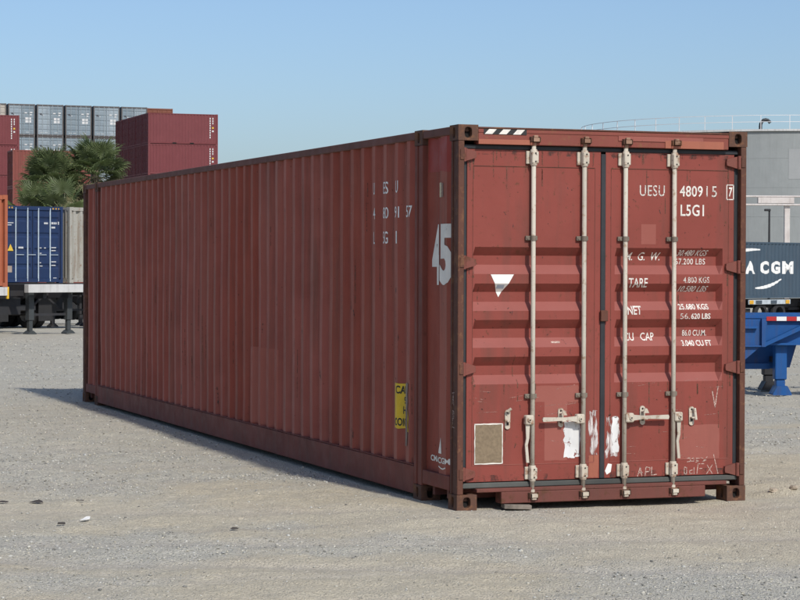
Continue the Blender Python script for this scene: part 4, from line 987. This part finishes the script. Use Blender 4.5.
pts = [(1.02 + .10*math.sin(t*.9) + .02*t, .3, .78 - .16*t + .03*math.sin(2*t)) for t in [i*.35 for i in range(10)]]
MB().tube(pts, .018, 8).build('air_hose', M['rubber'], BC)
for x in (7.4, 8.7):
    MB().cyl((x, -.35, .5), (x, 1.85, .5), .07, n=10).build('axle', M['chdark'], BC)
    for yy in (-.30, .02, 1.48, 1.80):
        MB().lathe([(.29, -.14), (.45, -.14), (.5, -.09), (.5, .09), (.45, .14), (.29, .14)], (x, yy, .5), (0, 1, 0), 24, True).build('wheel', M['tyre'], BC)

# ================================================================== TANK, PIPE RACK, LAMP
tk = paint('tank_grey', (.262, .278, .276), (.24, .256, .254), rust=.0, streak=.10, chips=.05, rough=.5)
TU, TD, TR = 29.8, 175.0, 15.2; tx, ty = W(TU, TD); TH = 12.85
TK = empty('storage_tank', (tx, ty, GB)); tag(TK, 'large round pale grey storage tank with white railing on its roof', 'tank')
NS = 120
strake = TH/6
for s in range(6):
    mb = MB(); z0 = s*strake; mb.lathe([(TR - .02, z0 + .001), (TR - .002*s, z0 + .012), (TR - .002*s, z0 + strake - .012), (TR - .02, z0 + strake - .001)], (0, 0, 0), (0, 0, 1), NS, False); mb.build('shell_course', tk, TK, False)
MB().lathe([(TR - .05, TH - .02), (TR*.5, TH + .02), (0.01, TH + .05)], (0, 0, 0), (0, 0, 1), NS).build('roof', M['chwhite'], TK, True)
MB().lathe([(TR + .02, TH - .14), (TR + .18, TH - .14), (TR + .18, TH), (TR - .06, TH)], (0, 0, 0), (0, 0, 1), NS).build('rim', M['chwhite'], TK)
wr = plain('rail_white', (.60, .61, .62), .5, .05); NPOST = 46
rg_ = empty('x', (0, 0, 0)); bpy.data.objects.remove(rg_)
ra = MB().lathe([(TR + .06, TH + 1.0), (TR + .10, TH + 1.0), (TR + .10, TH + 1.04), (TR + .06, TH + 1.04)], (0, 0, 0), (0, 0, 1), NS, True).build('guard_rail', wr, TK)
MB().lathe([(TR + .06, TH + .52), (TR + .10, TH + .52), (TR + .10, TH + .56), (TR + .06, TH + .56)], (0, 0, 0), (0, 0, 1), NS, True).build('guard_rail', wr, TK)
pm = None
for i in range(NPOST):
    t = 2*math.pi*(i + .3)/NPOST
    if pm is None: o = MB().box((-.025, -.025, TH), (.025, .025, TH + 1.0)).build('rail_post', wr, TK); pm = o.data
    else: o = link('rail_post', pm, TK)
    o.location = ((TR + .08)*math.cos(t), (TR + .08)*math.sin(t), 0); o.rotation_euler = (0, 0, t)
# gooseneck vent on the rim nearest the yard
vx, vy = W(26.55, 161.3); vx -= tx; vy -= ty
pts = [(vx, vy, TH)] + [(vx + .38*HR.x*(1 - math.cos(a)), vy + .38*HR.y*(1 - math.cos(a)), TH + .35 + .42*math.sin(a)) for a in [i*math.pi/7 for i in range(7)]]
MB().tube(pts, .13, 8).build('vent_pipe', M['gasket'], TK)
pa = math.atan2(vy, vx) + .14; mb = MB(); q = []
for z in (9.2, 11.4):
    for i in range(9): t = pa + .14*i/8; q.append(((TR + .003)*math.cos(t), (TR + .003)*math.sin(t), z))
mb.add(q, [(i, i+1, i+10, i+9) for i in range(8)]).build('repainted_patch', paint('tank_patch', (.30, .31, .31), (.28, .29, .29), rust=0, streak=.05, chips=0), TK)
# pipe rack
PRm = paint('rack_paint', (.60, .56, .53), (.50, .45, .42), rust=.15, streak=.3, rustcol=(.22, .11, .07)); zb = float(gz(130))
px_, py_ = W(23.0, 130); PRK = empty('pipe_rack', (px_, py_, zb), VIEW); tag(PRK, 'off-white steel pipe rack post and beam standing before the grey tank', 'pipe rack')
zt = 5.55 - zb
MB().cbox((-.16, -.16, 0), (.16, .16, zt), .02).build('post', PRm, PRK)
MB().cbox((7.84, -.16, 0), (8.16, .16, zt), .02).build('post', PRm, PRK)
MB().cbox((-1.75, -.2, zt + .001), (.40, .2, zt + .36), .02).build('beam', PRm, PRK); MB().cbox((6.4, -.2, zt + .001), (8.6, .2, zt + .36), .02).build('beam', PRm, PRK)
for yy, z in ((-.10, zt + .42), (.10, zt + .43), (-.30, zt - .08)): MB().cyl((-9, yy, z), (16, yy, z), .055, n=8).build('pipe', PRm, PRK)
# street lamp
lx, ly = W((768.8-400)/2183.5*115, 115); zb = float(gz(115)); SLm = M['chdark']
SL = empty('street_lamp', (lx, ly, zb), VIEW); tag(SL, 'thin dark lamp post with flat head before the grey tank', 'street lamp')
MB().cyl((0, 0, 0), (0, 0, 4.75 - zb), .075, .05, n=10).build('pole', SLm, SL)
MB().cbox((-.26, -.10, 4.72 - zb), (.06, .10, 4.84 - zb), .02).build('lamp_head', SLm, SL)

# ================================================================== PALMS
def leafmat(name, c1, c2, tr):
    m, n, l, b = newmat(name); k = NB(m); oi = n.new('ShaderNodeObjectInfo')
    v = k.coord(); c = k.mix(k.ramp(k.noise(v, 3, 3), .3, .7), c1, c2)
    h = n.new('ShaderNodeHueSaturation'); l.new(k.ramp(oi.outputs['Random'], 0, 1, .65, 1.35), h.inputs['Value']); l.new(c, h.inputs['Color'])
    l.new(h.outputs[0], b.inputs['Base Color']); b.inputs['Roughness'].default_value = .55
    t = n.new('ShaderNodeBsdfTranslucent'); l.new(h.outputs[0], t.inputs[0]); mx = n.new('ShaderNodeMixShader'); mx.inputs[0].default_value = tr
    l.new(b.outputs[0], mx.inputs[1]); l.new(t.outputs[0], mx.inputs[2]); l.new(mx.outputs[0], n['Material Output'].inputs[0]); return m
LG = leafmat('palm_green', (.095, .135, .046), (.15, .185, .080), .25); LY = leafmat('palm_pale', (.16, .165, .085), (.20, .185, .10), .2); LDm = leafmat('palm_dead', (.30, .235, .16), (.21, .16, .105), .15)
TRm = plain('palm_trunk', (.13, .10, .075), .95, .3, scale=8)
def frond_mesh(seed, mt, pet, fan, spread, fold, droop, nl):
    rg = random.Random(seed); mb = MB()
    def P(r): return Vector((r, 0, -droop*.35*(r/(pet+fan))**2))
    pp = [P(pet*i/4) for i in range(5)]
    for a, b in zip(pp[:-1], pp[1:]): mb.cyl(a, b, .022, .016, n=4, caps=False)
    hub = pp[-1]
    for i in range(nl):
        t = (i/(nl-1) - .5)*2; ang = t*spread; ln = fan*(1 - .35*abs(t)**1.6)*rg.uniform(.85, 1.1); wd_ = fan*.085
        d0 = Vector((math.cos(ang), math.sin(ang)*(1-fold), -.10 + .10*math.cos(ang))).normalized(); sd = Vector((-d0.y, d0.x, 0)).normalized()
        tip = rg.uniform(.25, .75)*droop
        pts = [hub, hub + d0*ln*.5 + Vector((0, 0, -.06*droop*ln)), hub + d0*ln*.82 + Vector((0, 0, -.25*tip*ln)), hub + d0*ln*.97 + Vector((0, 0, -.60*tip*ln))]
        ws = [wd_*.25, wd_, wd_*.6, wd_*.05]; vs = []
        for p, w_ in zip(pts, ws): vs += [p + sd*w_*.5 + Vector((0, 0, .02*fan)), p - Vector((0, 0, 0)), p - sd*w_*.5 + Vector((0, 0, .02*fan))]
        mb.add(vs, [f for q in range(3) for f in ((3*q, 3*q+1, 3*q+4, 3*q+3), (3*q+1, 3*q+2, 3*q+5, 3*q+4))])
    me = bpy.data.meshes.new('frond'); me.from_pydata(mb.v, [], mb.f); me.materials.append(mt); return me
FG = [frond_mesh(s, LG, 1.0, .85, R(125), .05, .7, 26) for s in (1, 2, 3)]; FP = [frond_mesh(s, LY, 1.0, .85, R(120), .1, .9, 24) for s in (4, 5)]
FD = [frond_mesh(s, LDm, .85, .75, R(70), .45, 1.0, 18) for s in (6, 7, 8)]
def palm(u, d, ztop, ng, nd2, sc, seed, label):
    rg = random.Random(seed); x, y = W(u, d); zb = float(gz(d)); t = empty('palm_tree', (x, y, zb)); tag(t, label, 'palm tree', 'palms before the container stacks')
    h = ztop - zb - 1.35*sc; mb = MB(); pr = []
    for i in range(15): z = h*i/14; pr.append(((.30 - .08*min(1, i/4))*(1 + .05*(i % 2)), z))
    mb.lathe(pr, (0, 0, 0), (0, 0, 1), 12); mb.build('trunk', TRm, t, True)
    def add(me, az, elv, s, z):
        o = link('frond', me, t); o.location = (.12*math.cos(az), .12*math.sin(az), z); o.rotation_euler = (rg.uniform(-.4, .4), -elv, az); o.scale = (s, s, s)
    for i in range(ng):
        f = i/ng; add(rg.choice(FG), i*2.39996 + rg.uniform(-.2, .2), R(84 - 84*f**.9 + rg.uniform(-8, 8)), sc*rg.uniform(.85, 1.1), h + .1 - .35*f)
    for i in range(nd2//4): add(rg.choice(FP), i*2.39996 + 1, R(rg.uniform(-45, -5)), sc*rg.uniform(.85, 1.05), h - .35)
    for i in range(nd2): add(rg.choice(FD), i*2.39996 + rg.uniform(-.3, .3), R(rg.uniform(-84, -28)), sc*rg.uniform(.8, 1.1), h - .25 - 1.4*rg.random())
    return t
palm(-20.8, 130, 8.2, 56, 60, 1.18, 3, 'shorter fan palm with green crown and dry hanging skirt before the brick-red containers')
palm(-18.3, 131, 9.0, 54, 90, 1.18, 9, 'taller fan palm with thick dry skirt behind the red container corner')
palm(-21.3, 127, 6.2, 18, 80, 1.12, 14, 'low fan palm with pale fronds above the navy blue container')
palm(-19.5, 126, 6.5, 14, 90, 1.15, 21, 'low fan palm with dry fronds above the grey-beige container')
